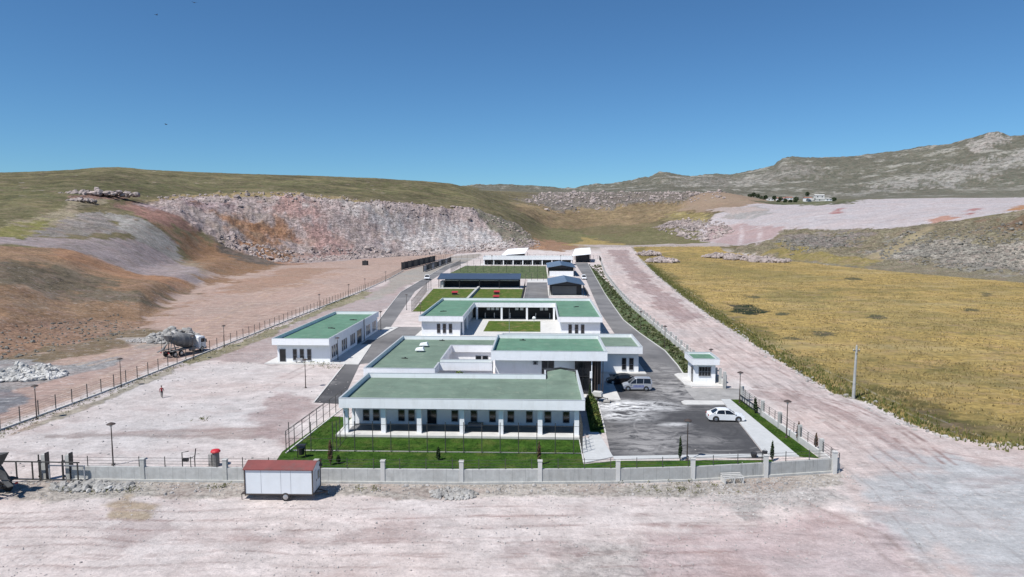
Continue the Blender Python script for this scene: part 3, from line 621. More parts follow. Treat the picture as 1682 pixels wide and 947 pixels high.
ar2 = t.n('VectorMath', operation='DISTANCE'); t.l(p, ar2.inputs[0]); ar2.inputs[1].default_value = (6.6, 71.5, 0)
for r0, wd_, al in ((7.2, 1.3, .62), (9.6, .5, .35), (5.0, .35, .3), (12.5, .4, .25)):
    ring = t.rng(t.math('ABSOLUTE', t.math('SUBTRACT', ar2.outputs['Value'], r0)), wd_*.3, wd_, 1, 0)
    dust = t.math('MAXIMUM', dust, t.math('MULTIPLY', ring, t.rng(sm, .40, .58, al*.3, al)))
c = t.mix(dust, c, (.40, .385, .375)); c = t.mix(spill, c, (.80, .80, .80))
t.l(c, t.b.inputs['Base Color']); t.b.inputs['Roughness'].default_value = .9; t.bump(n2, .3, .01); ASPH = t.m
def lawn_mat(nm, a, b, dry=(.13, .12, .05), dr=.0):
    t = NT(nm); p = t.pos(); n = t.noise(p, .7, 10, .75); n2 = t.noise(p, 9, 5, .75)
    c = t.mix(t.rng(n, .36, .62), a, b); c = t.val(c, t.rng(n2, .3, .7, .55, 1.4))
    if dr: c = t.mix(t.rng(t.noise(p, .4, 8, .7), .5, .62, 0, dr), c, dry)
    t.l(c, t.b.inputs['Base Color']); t.b.inputs['Roughness'].default_value = .95; t.b.inputs['Specular IOR Level'].default_value = .1
    t.bump(n2, .8, .08); return t.m
LAWN = lawn_mat('lawn', (.014, .045, .006), (.055, .115, .016), (.11, .125, .035), .5); LAWN2 = lawn_mat('rough_lawn', (.04, .085, .015), (.11, .15, .03), (.20, .16, .07), .7)
LAWN3 = lawn_mat('weedy_lawn', (.05, .085, .035), (.10, .13, .06), (.22, .2, .14), .8)
def leaf_mat(nm, a, b, sc=1.5):
    t = NT(nm); p = t.pos(); c = t.mix(t.rng(t.noise(p, sc, 6, .7), .35, .65), a, b)
    t.l(c, t.b.inputs['Base Color']); t.b.inputs['Roughness'].default_value = .7; t.b.inputs['Specular IOR Level'].default_value = .2; return t.m
LEAFD = leaf_mat('dark_leaves', (.018, .035, .014), (.05, .075, .03)); LEAFM = leaf_mat('green_leaves', (.05, .085, .02), (.11, .15, .035))
LEAFY = leaf_mat('olive_leaves', (.06, .07, .02), (.16, .16, .04)); LEAFB = leaf_mat('dry_brown_twigs', (.10, .055, .04), (.15, .10, .06))
DRYG = leaf_mat('dry_grass', (.32, .24, .085), (.52, .42, .18), .6); GREENG = leaf_mat('verge_grass', (.07, .09, .025), (.19, .19, .06), .6)
BARK = M('bark', (.10, .075, .055), .9, .3, 6)
STONE = M('broken_stone', (.36, .34, .325), .95, .4, 1.5, bump=.03); STONEP = M('pink_stone', (.34, .285, .265), .95, .45, .5, bump=.05, stain=((.13, .10, .08), .7))
STONEG = M('grey_rubble', (.33, .32, .305), .95, .45, 1.2, bump=.03, stain=((.15, .135, .11), .6))
STONED = M('dark_field_stone', (.16, .15, .13), .95, .4, .7, stain=((.30, .28, .26), .6))

# ------------------------------------------------------------------ ground sheets
def sheet(name, poly, z, m, thick=0, label=None):
    b = MB()
    if thick: b.prism(poly, z-thick, z)
    else: b.add([(x, y, z) for x, y in poly], [tuple(range(len(poly)))])
    o = b.build(name, m); o['kind'] = 'structure'; return o
def path(pts, off):
    out = []
    for i, p in enumerate(pts):
        a = Vector(pts[max(i-1, 0)]); b = Vector(pts[min(i+1, len(pts)-1)]); d = (b-a).normalized()
        out.append((p[0]-d.y*off, p[1]+d.x*off))
    return out
def kerb(name, pts, wd=.18, z=.13):
    a = path(pts, wd/2); b = path(pts, -wd/2); o = MB(); n = len(pts)
    v = [(x, y, 0.0) for x, y in a]+[(x, y, 0.0) for x, y in b]+[(x, y, z) for x, y in a]+[(x, y, z) for x, y in b]
    f = []
    for i in range(n-1): f += [(i, i+1, 2*n+i+1, 2*n+i), (n+i+1, n+i, 3*n+i, 3*n+i+1), (2*n+i, 2*n+i+1, 3*n+i+1, 3*n+i)]
    f += [(0, n, 3*n, 2*n), (n-1, 2*n-1, 4*n-1, 3*n-1)]
    o.add(v, f); q = o.build(name, CONCL); q['kind'] = 'structure'; return q
RK = [(23.4, 103.6), (24.0, 112), (24.5, 120), (24.8, 134), (23.0, 155.7), (21.9, 177), (22.6, 209.6), (23.6, 248), (25.1, 287), (27.8, 360), (31.0, 440)]
east_road = sheet('road', [(17.4, 102), (22.2, 102)]+RK+[(22.8, 440), (22.0, 386), (20.8, 302), (18.6, 235), (17.2, 190), (17.2, 112)], .012, ASPH)
sheet('car_park', [(7.8, 71.9), (24.4, 71.9), (25.9, 96.2), (25.9, 96.3), (24.2, 102.5), (17.4, 103.5), (17.4, 114.6), (8.5, 114.6), (8.5, 95)], .018, ASPH)
sheet('gate_apron', [(22.2, 96.2), (28.6, 96.2), (31, 98), (31, 103), (28.4, 103.6), (22.2, 103.2)], .024, M('dusty_apron', (.30, .29, .28), .95, .25, .5, stain=((.12, .12, .12), .7)))
WL = [(-31.5, 92.6), (-38.3, 149), (-45.5, 205), (-50.6, 246), (-52.4, 303), (-55.5, 400), (-54, 450)]
WR = [(-27.5, 92.0), (-31.8, 117.8), (-36.2, 164.6), (-39.6, 194), (-46.0, 250), (-47.8, 300), (-50.5, 383), (-47, 450)]
west_road = sheet('road', WL+WR[::-1], .012, ASPH)
sheet('service_yard', [(-36.2, 163.2), (-27.6, 163.2), (-27.6, 149), (-25, 149), (-25, 123.4), (-31.9, 119)], .008, ASPH)
sheet('road_spur', [(-37.2, 119), (-31.0, 122), (-36, 163), (-39.5, 163)], .020, ASPH)
kerb('kerb', [(22.4, 103.7), (23.4, 103.7)]+RK[1:])
kerb('kerb', [(a, b) for a, b in WL])
sheet('verge', RK[1:]+[(30.5, 440), (29.6, 330), (28.8, 273), (28.0, 209), (28.0, 116), (28.0, 113.4), (24.1, 113.4)], .006, LAWN3)
for q in ([(-36.6, 119.4), (-31.9, 119.4), (-34.2, 135.5), (-37.0, 135.5)], [(-36.9, 143.8), (-34.4, 144.2), (-33.4, 162.5), (-38.0, 161.5)], [(-36.6, 118.0), (-32.0, 112.0), (-31.3, 118.6)]):
    pass
sheet('pavement', [(-37.0, 118.6), (-32.1, 118.4), (-34.6, 138.2), (-37.0, 138.2)], .12, CONCL, .12)
sheet('pavement', [(-37.0, 144.2), (-35.2, 144.2), (-37.2, 161.5), (-37.0, 161.5)][0:2]+[(-33.9, 162.2), (-37.0, 162.2)], .12, CONCL, .12)
sheet('pavement', [(4.85, 69.6), (8.0, 71.6), (7.15, 80.2), (5.9, 80.2), (5.9, 78.0), (4.85, 77.9)], .11, PAVE, .11)
sheet('pavement', [(8.0, 70.8), (24.3, 72.3), (24.3, 73.2), (8.0, 71.8)], .11, PAVE, .11)
sheet('pavement', [(24.5, 72.5), (28.0, 72.5), (27.25, 96.5), (25.95, 96.5)], .115, PAVE, .115)
sheet('kerb_island', [(20.4, 93.3), (25.7, 93.5), (25.85, 95.6), (20.6, 95.6), (20.0, 94.9), (20.0, 93.8)], .13, CONCL, .13)
sheet('lawn', [(-27.0, 64.4), (0, 64.9), (8, 65.3), (24.8, 68), (24.8, 71.5), (8.0, 70.5), (4.7, 69.4), (4.7, 78.2), (-27, 86), (-28.2, 72)], .03, LAWN)
sheet('lawn', [(28.05, 72.6), (30.0, 72.2), (28.6, 96.6), (27.3, 96.6)], .035, LAWN)
sheet('flower_bed', [(6.2, 80.2), (7.9, 80.2), (8.2, 95.0), (6.4, 95.0)], .04, LAWN)
kerb('kerb', [(-27.1, 72.4), (4.75, 72.6)], .12, .10); kerb('kerb', [(4.72, 69.6), (4.72, 78)], .12, .10); kerb('kerb', [(-27.6, 71.5), (-26.6, 90)], .14, .12)
kerb('kerb', [(8.0, 80.2), (8.35, 95.0)], .15, .14)

# ------------------------------------------------------------------ building pieces
def part(mb, name, m, parent, **k): return mb.build(name, m, parent, world=True, **k)
def window_s(b, x, y, z0, z1, wd, name='window', bars=0, fm=None):
    """window on a wall that faces -Y at y"""
    f = MB(); f.box(x-wd/2-.07, x-wd/2, y-.05, y+.02, z0-.07, z1+.07); f.box(x+wd/2, x+wd/2+.07, y-.05, y+.02, z0-.07, z1+.07)
    f.box(x-wd/2, x+wd/2, y-.05, y+.02, z1, z1+.07); f.box(x-wd/2-.04, x+wd/2+.04, y-.12, y+.02, z0-.07, z0-.001)
    for i in range(bars): xx = x-wd/2+wd*(i+1)/(bars+1); f.box(xx-.02, xx+.02, y-.04, y+.01, z0, z1)
    if name == 'window' and z1-z0 > 1: f.box(x-wd/2, x+wd/2, y-.042, y+.01, z0+(z1-z0)*.45, z0+(z1-z0)*.45+.04)
    fr = part(f, name, fm or FRAME, b); part(MB().box(x-wd/2, x+wd/2, y-.02, y+.015, z0, z1), 'pane', GLASS, fr); return fr
def window_e(b, x, y, z0, z1, wd, name='window', fm=None):
    """window on a wall that faces +X at x"""
    f = MB(); f.box(x-.02, x+.05, y-wd/2-.07, y-wd/2, z0-.07, z1+.07); f.box(x-.02, x+.05, y+wd/2, y+wd/2+.07, z0-.07, z1+.07)
    f.box(x-.02, x+.05, y-wd/2, y+wd/2, z1, z1+.07); f.box(x-.02, x+.09, y-wd/2-.04, y+wd/2+.04, z0-.07, z0-.001)
    fr = part(f, name, fm or FRAME, b); part(MB().box(x-.015, x+.02, y-wd/2, y+wd/2, z0, z1), 'pane', GLASS, fr); return fr
def flat_roof(b, poly, top, m, fascia=1.18, deck=.62, t=.2):
    pr = part(MB().ring(poly, t, top-fascia, top), 'parapet', WHITE, b)
    part(MB().ring(inset(poly, -.02), t+.04, top, top+.03), 'coping', COPING, pr)
    part(MB().prism(inset(poly, t+.01), top-fascia+.02, top-deck), 'roof', m, b)
def pxx(px, y, z=1.5):
    """east coordinate of a survey reading on the wall line y"""
    a = (px-CX)/FPX; t = math.tan(YAW); q = (a*1.0)
    # solve x on plane Y=y for bearing a (pitch-corrected at height z)
    lo, hi = -400., 400.
    for _ in range(50):
        x = (lo+hi)/2; X = x*math.cos(YAW)+y*math.sin(YAW); Y = -x*math.sin(YAW)+y*math.cos(YAW)
        f = Y*math.cos(PITCH)-(z-CAMH)*math.sin(PITCH)
        if X/f < a: lo = x
        else: hi = x
    return lo

# front wing with the veranda
b = thing('veranda_building', 'long low white building with veranda, green roof and lawn in front, nearest the camera', 'building', (-9, 84, 0))
FW = [(-23.5, 77.7), (5.35, 77.7), (5.35, 94.3), (.75, 94.3), (.75, 91.4), (-23.5, 91.4)]
flat_roof(b, FW, 4.6, ROOFA)
part(MB().prism([(-22.9, 82.0), (4.9, 82.0), (4.9, 94.0), (1.1, 94.0), (1.1, 91.1), (-22.9, 91.1)], 0, 3.45), 'wall', WHITE, b)
part(MB().prism([(-23.9, 77.5), (4.85, 77.5), (4.85, 91), (-23.9, 91)], 0, .28), 'plinth', CONCL, b)
part(MB().box(-22.8, 4.7, 79.1, 81.99, .281, .30), 'veranda_floor', VFLOOR, b)
for px in (569, 630.5, 689, 759, 823, 887, 947):
    x = pxx(px, 78.5, .5); cb = MB().box(x-.27, x+.27, 78.3, 78.84, .28, 3.45); part(cb, 'column', WHITE, b)
part(MB().box(-22.9, -22.6, 81.0, 81.4, .28, 3.45), 'column', WHITE, b)
for px in (601.5, 618, 659.5, 676, 747, 778.5, 809, 839, 869.5, 900, 930): window_s(b, pxx(px, 82.0), 82.0, .72, 2.05, .72)
window_s(b, pxx(709.5, 82.0), 82.0, .38, 2.1, 1.1, 'door')
part(MB().box(pxx(782, 82)-.9, pxx(782, 82)+.9, 81.0, 81.7, .3, .7), 'bench', VFLOOR, b)
for k in range(4): window_e(b, 4.9, 85+k*2.2, 1.1, 2.4, .8)
# low ridge on the roof end
rb = MB(); x0, x1, xm = 1.15, 5.0, 3.0
rb.add([(x0, 90.2, 3.985), (xm, 90.2, 3.99), (x1, 90.2, 3.985), (x0, 94.0, 4.42), (xm, 94.0, 4.78), (x1, 94.0, 4.42), (x0, 94.0, 3.98), (x1, 94.0, 3.98)], [(0, 1, 4, 3), (1, 2, 5, 4), (6, 3, 4, 5, 7), (0, 3, 6), (2, 7, 5), (0, 6, 7, 2, 1)])
part(rb, 'roof_ridge', ROOFA, b)
gm = MB(); gm.add([(.6, 94.1, 4.0), (xm, 94.1, 4.7), (5.4, 94.1, 4.0), (5.4, 94.1, 4.66), (xm, 94.1, 5.0), (.6, 94.1, 4.66), (.6, 94.33, 4.0), (xm, 94.33, 4.7), (5.4, 94.33, 4.0), (5.4, 94.33, 4.66), (xm, 94.33, 5.0), (.6, 94.33, 4.66)],
   [(0, 1, 4, 5), (1, 2, 3, 4), (6, 11, 10, 7), (7, 10, 9, 8), (5, 4, 10, 11), (4, 3, 9, 10), (0, 5, 11, 6), (2, 8, 9, 3)])
part(gm, 'gable_coping', DARKM, b)
# main complex: offices, light wells and tall entrance hall
b = thing('main_building', 'large white flat-roofed building with tall entrance hall and two roof light wells', 'building', (-5, 108, 0))
LW = [(-24.9, 94.4), (-14.7, 94.4), (-14.7, 98.7), (-6.9, 98.7), (-6.9, 101.1), (-14.7, 101.1), (-14.7, 113.2), (-6.9, 113.2), (-6.9, 122.3), (-24.9, 122.3)]
flat_roof(b, LW, 4.6, ROOFA)
part(MB().prism([(-24.6, 94.9), (-15.1, 94.9), (-15.1, 99.2), (-6.9, 99.2), (-6.9, 100.7), (-15.1, 100.7), (-15.1, 113.6), (-6.9, 113.6), (-6.9, 121.9), (-24.6, 121.9)], 0, 3.45), 'wall', WHITE, b)
HI = [(-7.0, 97.9), (9.9, 97.9), (9.9, 112.6), (-7.0, 112.6)]
flat_roof(b, HI, 6.55, ROOFB, 1.38, .6)
part(MB().prism([(-6.5, 99.6), (5.3, 99.6), (5.3, 104.5), (9.0, 104.5), (9.0, 112.3), (-6.5, 112.3)], 0, 5.2), 'hall_wall', WHITE, b)
RW = [(-6.88, 112.62), (17.2, 112.62), (17.2, 126), (-6.88, 126)]
flat_roof(b, [(9.95, 112.64), (17.2, 112.64), (17.2, 126), (-6.88, 126), (-6.88, 112.64)][0:4]+[(-6.88, 112.64)], 4.62, ROOFA)
part(MB().prism([(9.1, 113.7), (16.7, 113.7), (16.7, 125.5), (-6.4, 125.5), (-6.4, 113.0), (9.1, 113.0)], 0, 3.46), 'wall', WHITE, b)
part(MB().box(9.0, 17.9, 112.6, 126.3, 0, .16), 'plinth', CONCL, b)
for px in (1025, 1037): window_s(b, pxx(px, 113.7), 113.7, .55, 2.5, .66)
for px in (731, 743, 757, 803): window_s(b, pxx(px, 99.2, 2.5), 99.2, 1.3, 2.75, 1.0)
for px in (786, 797): window_s(b, pxx(px, 113.6, 2.6), 113.6, 1.2, 2.7, .9)
window_s(b, pxx(900, 99.6, 4), 99.6, 2.6, 5.0, 1.75, bars=1)
part(MB().box(5.32, 7.55, 98.4, 98.5, .15, 5.2), 'front_glazing', GLASS, b)
part(MB().box(5.3, 7.6, 98.32, 98.39, 2.75, 2.83).box(6.4, 6.46, 98.32, 98.39, .15, 5.2), 'mullion', DARKM, b)
# glazed porch
part(MB().box(5.32, 8.98, 104.3, 104.48, 0, 5.2), 'glazed_front', GLASS, b)
part(MB().box(5.305, 5.36, 99.7, 104.29, .1, 5.2), 'side_glazing', GLASS, b)
part(MB().box(-1, 5.3, 95.2, 99.59, 0, .14), 'plinth', CONCL, b)
part(MB().box(5.3, 11.6, 95.4, 112.5, 0, .15), 'porch_floor', CONCL, b)
for i in range(7): part(MB().box(8.1+.0*i, 8.5, 98.9+i*.75, 99.05+i*.75, .15, 5.2), 'louvre', BROWNM, b)
for i in range(4): part(MB().box(8.15+i*.38, 8.23+i*.38, 98.3, 98.7, .15, 5.2), 'louvre', BROWNM, b)
part(MB().box(8.0, 9.6, 104.6, 105.0, .15, 5.2), 'porch_wall', BROWNM, b)
part(MB().box(7.62, 7.74, 98.2, 98.32, .15, 5.2), 'post', WHITE, b)
part(MB().box(7.4, 7.75, 98.0, 98.16, 2.6, 3.6), 'notice_board', WHITE, b)
ac = MB().box(-.9, -.15, 99.25, 99.58, 4.25, 4.8); ac_ = part(ac, 'air_conditioner', FRAME, b); part(MB().lathe([(.2, 0), (.2, .03)], (-.55, 99.2, 4.52), 12, 'y'), 'fan', DARKM, ac_)
for x, y in ((-19.6, 110.2), (-19.7, 114.8)):
    q = thing('roof_vent', 'white curved roof vent cowl on the green roof, %s of the pair' % ('nearer' if y < 112 else 'farther'), 'vent', (x, y, 3.98), 0, 'roof vents')
    MB().lathe([(.28, 0), (.28, .3)], n=10).build('base', FRAME, q)
    v = [(-.75, -.5, .3), (.75, -.5, .3), (.75, .5, .3), (-.75, .5, .3), (-.6, -.4, .62), (.55, -.4, .8), (.55, .4, .8), (-.6, .4, .62)]
    MB().add(v, [(3,2,1,0),(4,5,6,7),(0,1,5,4),(1,2,6,5),(2,3,7,6),(3,0,4,7)]).build('cowl', WHITE, q)
for i, (x, y, z) in enumerate(((-21.0, 104.5, 3.98), (-2.7, 110.5, 5.95), (-17.5, 121.0, 3.98))):
    q = thing('roof_drain', ['dark angled pipe lying on the wide green roof', 'small dark pipe stub on the tall hall roof', 'dark pipe stub near the back parapet'][i], 'pipe', (x, y, z))
    MB().tube([(-.5, .1, .06), (.1, 0, .08), (.5, -.15, .07)], .07, 8).build('pipe', DARKM, q); MB().lathe([(.12, 0), (.14, .22), (.05, .26)], (.1, 0, 0), 8).build('collar', DARKM, q)
q = thing('antenna_mast', 'thin pale mast standing between the tall roof and the courtyard', 'mast', (-5.6, 126.6, 0))
MB().tube([(0, 0, 0), (0, 0, 9.2)], [.05, .03], 6).build('pole', FRAME, q); MB().lathe([(.14, 0), (.14, .4)], n=8).build('base', CONC, q)
# courtyard building
b = thing('courtyard_building', 'white U-shaped building with bright green roof around a lawn courtyard', 'building', (-6, 170, 0))
UC = [(-26.7, 149), (-16.8, 149), (-16.8, 175.4), (4.1, 175.4), (4.1, 149), (13.9, 149), (13.9, 186.2), (-26.7, 186.2)]
flat_roof(b, UC, 4.6, ROOFB)
part(MB().prism([(-26.2, 149.9), (-17.6, 149.9), (-17.6, 179.6), (4.9, 179.6), (4.9, 149.9), (13.5, 149.9), (13.5, 185.7), (-26.2, 185.7)], 0, 3.44), 'wall', WHITE, b)
part(MB().box(-27.6, 14.6, 148.4, 187, 0, .14), 'plinth', CONCL, b)
part(MB().box(-17.55, 4.85, 179.45, 179.58, .15, 3.4), 'shade_panel', VOID, b)  # flat near-black panel, paints the shade at the back of the colonnade
part(MB().box(-16.9, 4.4, 176.2, 179.4, .141, .16), 'colonnade_floor', VFLOOR, b)
for px in (783.5, 824, 865.5, 910): x = pxx(px, 175.7); part(MB().box(x-.25, x+.25, 175.5, 176.0, .14, 3.44), 'column', WHITE, b)
part(MB().box(-17.2, -16.85, 151, 151.4, .14, 3.44), 'column', WHITE, b); part(MB().box(-17.2, -16.85, 160, 160.4, .14, 3.44), 'column', WHITE, b)
for px in (802.5, 809.5, 817, 849, 857, 889.5, 897.5): x = pxx(px, 179.4, 2.5); part(MB().box(x-.42, x+.42, 179.1, 179.44, 2.2, 2.9), 'air_conditioner', WHITE, b)
for px in (797, 812, 838, 880, 903): x = pxx(px, 178, 1); part(MB().box(x-.1, x+.1, 178, 178.2, .16, 1.6), 'bollard', CONCL, b)
for px in (720.5, 730, 740): window_s(b, pxx(px, 149.9), 149.9, .75, 2.75, .68)
for px in (936.5, 947, 957): window_s(b, pxx(px, 149.9), 149.9, .75, 2.75, .68)
for k in range(8): window_e(b, -17.6, 152.5+k*3, .3, 2.7, 1.1, 'door' if k % 2 else 'window')
sheet('lawn', rects(-12.9, .3, 156.0, 173.0), .19, LAWN2, .05)
q = thing('satellite_dish', 'small white dish on a short stand at the back of the courtyard lawn', 'dish', (-1.3, 170.5, .19))
MB().lathe([(.05, 0), (.04, .9)], n=8).build('stand', FRAME, q); MB().lathe([(.05, -.12), (.3, -.06), (.45, .08), (.42, .1), (.05, -.05)], (0, 0, 1.1), 14, 'y').build('dish', WHITE, q)
# west building
b = thing('long_side_building', 'detached long white building with green roof beside the dirt yard', 'building', (-42.5, 138, 0))
flat_roof(b, rects(-47.7, -37.35, 118.6, 156.4), 4.6, ROOFB)
part(MB().prism(rects(-47.2, -37.6, 119.8, 156.0), 0, 3.44), 'wall', WHITE, b)
part(MB().box(-49.0, -37.0, 118.2, 157, 0, .15), 'plinth', CONCL, b)
window_s(b, pxx(464.5, 119.8), 119.8, .2, 2.45, 1.05, 'door')
for px in (484.5, 496, 508): window_s(b, pxx(px, 119.8), 119.8, .5, 2.45, .66)
for y0 in (121.2, 127.6, 133.5, 146, 151.5):
    for k in range(3): window_e(b, -37.6, y0+k*1.25, .8, 2.8, .75)
window_e(b, -37.6, 139.8, .15, 2.9, 3.4, 'entrance_door')
part(MB().box(-37.34, -37.2, 142.6, 142.75, 0, 4.7), 'downpipe', DARKM, b); part(MB().box(-37.34, -37.2, 142.75, 142.8, 4.65, 4.9), 'downpipe_head', DARKM, b)
q = thing('garden_bench', 'small pale bench against the wall of the detached building', 'bench', (-43.0, 119.0, .15))
MB().box(-.6, .6, -.2, .2, .4, .45).build('seat', FRAME, q); MB().box(-.6, .6, .18, .22, .5, .85).build('backrest', FRAME, q)
for s_ in (-.5, .5): MB().box(s_-.03, s_+.03, -.18, .18, 0, .4).build('leg', FRAME, q)
for i, (x, y) in enumerate(((-41.7, 134.5), (-40.6, 146.5), (-23, 162), (9.3, 172))):
    q = thing('roof_pipe', ['dark pipe on the detached building roof, nearer one', 'dark pipe on the detached building roof, farther one', 'dark pipe on the left arm of the courtyard roof', 'dark pipe on the right arm of the courtyard roof'][i], 'pipe', (x, y, 3.98), .3*i)
    MB().tube([(-.8, .1, .08), (0, 0, .1), (.7, -.3, .08)], .1, 8).build('pipe', DARKM, q); MB().lathe([(.14, 0), (.14, .2), (.04, .24)], n=8).build('collar', DARKM, q)
# gatehouse
b = thing('gatehouse', 'small white guard hut with green roof on a raised slab by the gate', 'hut', (25.9, 108, 0))
part(MB().prism([(22.6, 105.2), (23.6, 104.0), (28.4, 104.0), (28.4, 113.2), (23.2, 113.2), (22.4, 112.2)], 0, .17), 'slab', CONCL, b)
part(MB().prism(rects(24.2, 27.5, 105.9, 110.3), .17, 3.3), 'wall', WHITE, b)
flat_roof(b, rects(23.75, 27.95, 105.2, 111.0), 4.15, ROOFB, .95, .3, .22)
window_s(b, 25.85, 105.9, 1.35, 2.75, 1.8, bars=3)
part(MB().box(24.14, 24.22, 106.6, 107.7, .17, 2.6), 'door', GLASS, b)
# back building with pillars
b = thing('pillared_kennel_building', 'long white kennel building with dark open bays at the far end', 'building', (-7, 414, 0))
flat_roof(b, rects(-34, 20, 411, 424), 5.2, M('pale_roof', (.5, .52, .5), .8), 1.9, .3, .4)
part(MB().prism(rects(-33.5, 19.5, 415, 423.5), 0, 3.35), 'wall', WHITE, b)
part(MB().box(-33.4, 19.4, 414.8, 414.98, .2, 3.3), 'shade_panel', VOID, b); part(MB().box(-36, 21, 409.5, 424.5, 0, .2), 'plinth', CONCL, b)  # the black panel on the wall paints the shade inside the bays
for i in range(10): x = -33.4+i*5.85; part(MB().box(x-.3, x+.3, 411.3, 411.9, .2, 3.31), 'column', WHITE, b)
for i in range(18): x = -31.5+i*2.9; part(MB().box(x-.12, x+.12, 412.6, 412.8, .2, 1.9 if i % 2 else 1.4), 'partition', FRAME, b)
# dark kennels shelter
b = thing('kennel_shelter', 'long dark open-fronted shelter with blue metal roof behind two lawns', 'shelter', (-23, 266, 0))
v = [(-39.6, 262.6, 3.45), (-7.3, 262.6, 3.45), (-7.3, 272.5, 4.9), (-39.6, 272.5, 4.9)]
part(MB().add([(x, y, z) for x, y, z in v]+[(x, y, z+.25) for x, y, z in v], [(3,2,1,0),(4,5,6,7),(0,1,5,4),(1,2,6,5),(2,3,7,6),(3,0,4,7)]), 'roof', BLUER, b)
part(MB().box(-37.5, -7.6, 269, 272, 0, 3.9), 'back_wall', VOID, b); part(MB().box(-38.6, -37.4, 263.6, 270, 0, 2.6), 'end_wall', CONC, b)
part(MB().box(-39.5, -6.6, 261.2, 273, 0, .14), 'plinth', CONCL, b)
for x in (-39, -31, -23.2, -15.5, -7.6): part(MB().box(x-.12, x+.12, 262.9, 263.15, .14, 3.5), 'post', DARKM, b)
part(MB().box(-37.4, -8, 263.4, 263.6, 2.9, 3.15), 'rail', CONC, b)
part(MB().box(-23.8, -23.0, 205, 262, .0, .9), 'divider_wall', CONC, b)
def shed(lbl, x0, x1, y0, y1, ze, zr, whitefront):
    b = thing('gabled_shed', lbl, 'shed', ((x0+x1)/2, (y0+y1)/2, 0), 0, 'gabled blue sheds')
    xm = (x0+x1)/2; o = 1.0
    for s_, m_ in ((-1, BLUELT), (1, BLUER)):  # one roofing: sunward slope coloured lighter, slope away from the sun darker
        xe = x0-o if s_ < 0 else x1+o
        q = [(xe, y0, ze), (xm, y0, zr), (xm, y1, zr), (xe, y1, ze)]
        if s_ > 0: q = q[::-1]
        part(MB().add([(a, c, e) for a, c, e in q]+[(a, c, e+.16) for a, c, e in q], [(0,1,2,3),(7,6,5,4),(0,4,5,1),(1,5,6,2),(2,6,7,3),(3,7,4,0)]), 'roof_slope', m_, b)
    part(MB().box(xm-.12, xm+.12, y0, y1, zr+.12, zr+.22), 'ridge_cap', BLUELT, b)
    bw = MB().prism(rects(x0, x1, y0+2.8, y1-.4), 0, ze-.02); part(bw, 'wall', VOID if not whitefront else DARKM, b)  # dark wall colour stands for the shade in the open front
    part(MB().add([(x0, y0+.5, ze), (x1, y0+.5, ze), (xm, y0+.5, zr-.05), (x0, y0+.8, ze), (x1, y0+.8, ze), (xm, y0+.8, zr-.05)], [(0,1,2),(5,4,3),(0,3,4,1),(1,4,5,2),(2,5,3,0)]), 'gable', DARKM, b)
    for x in (x0-.4, x1+.4): part(MB().box(x-.1, x+.1, y0+.4, y0+.6, 0, ze), 'post', DARKM, b)
    part(MB().box(x0-.8, x1+1, y0-.4, y1, 0, .12), 'slab', CONCL, b)
    if whitefront: part(MB().box(x0+.2, x1-.2, y0+.2, y0+.45, .12, 2.55), 'front_wall', WHITE, b)
    else: part(MB().box(x0+.3, x1-1.8, y0+2.6, y0+2.78, .3, 3.3), 'door', M('front_shade_grey', (.10, .105, .11), .5), b)  # dark grey panel paints the shade under the overhang of the open front
    return b
shed('gabled shed with blue roof and dark open front, behind the courtyard building', 4.0, 14.8, 235.5, 264, 3.75, 4.95, 0)
shed('farther gabled shed with blue roof and low white front wall', 4.6, 16.4, 324, 362, 4.1, 5.3, 1)
# two canopies behind
for i, (x0, x1, y0, y1) in enumerate(((-25, -9.5, 448, 470), (21, 33, 440, 474))):
    b = thing('white_canopy', 'white mono-pitch canopy at the far end, %s one' % ('left' if i == 0 else 'right'), 'canopy', ((x0+x1)/2, y0, 0), 0, 'white canopies')
    v = [(x0, y0, 4.2), (x1, y0, 5.4), (x1+2, y1, 8.2), (x0+3.5, y1, 7.4)]
    part(MB().add(v+[(a, c, e+.3) for a, c, e in v], [(3,2,1,0),(4,5,6,7),(0,1,5,4),(1,2,6,5),(2,3,7,6),(3,0,4,7)]), 'roof', WHITE, b)
    part(MB().box(x0+3, x1-.3, y0+5, y0+14, 0, 4.9), 'wall', VOID, b)
    for x, y in ((x0+.3, y0+.3), (x1-.3, y0+.3), (x0+3.6, y1-.5), (x1+1.5, y1-.5)): part(MB().box(x-.15, x+.15, y-.15, y+.15, 0, 4.25 if x < x0+3 else 5.3), 'post', DARKM, b)
# ------------------------------------------------------------------ walls and fences
def along(pts, step):
    out = []; carry = 0
    for i in range(len(pts)-1):
        a = Vector(pts[i]); c = Vector(pts[i+1]); L = (c-a).length; s_ = carry
        while s_ < L: out.append(tuple(a+(c-a)*(s_/L))); s_ += step
        carry = s_-L
    return out
def wires(pts, zs, r=.012):
    m_ = MB()
    for z in zs:
        for i in range(len(pts)-1): m_.beam((*pts[i], z), (*pts[i+1], z), r*2)
    return m_
def lowwall(pts, w_, z0, z1):
    a = path(pts, w_/2); b_ = path(pts, -w_/2); n = len(pts)
    v = [(x, y, z0) for x, y in a]+[(x, y, z0) for x, y in b_]+[(x, y, z1) for x, y in a]+[(x, y, z1) for x, y in b_]; f = []
    for i in range(n-1): f += [(i, i+1, 2*n+i+1, 2*n+i), (n+i+1, n+i, 3*n+i, 3*n+i+1), (2*n+i, 2*n+i+1, 3*n+i+1, 3*n+i)]
    f += [(0, n, 3*n, 2*n), (n-1, 3*n-1, 4*n-1, 2*n-1)]; return MB().add(v, f)
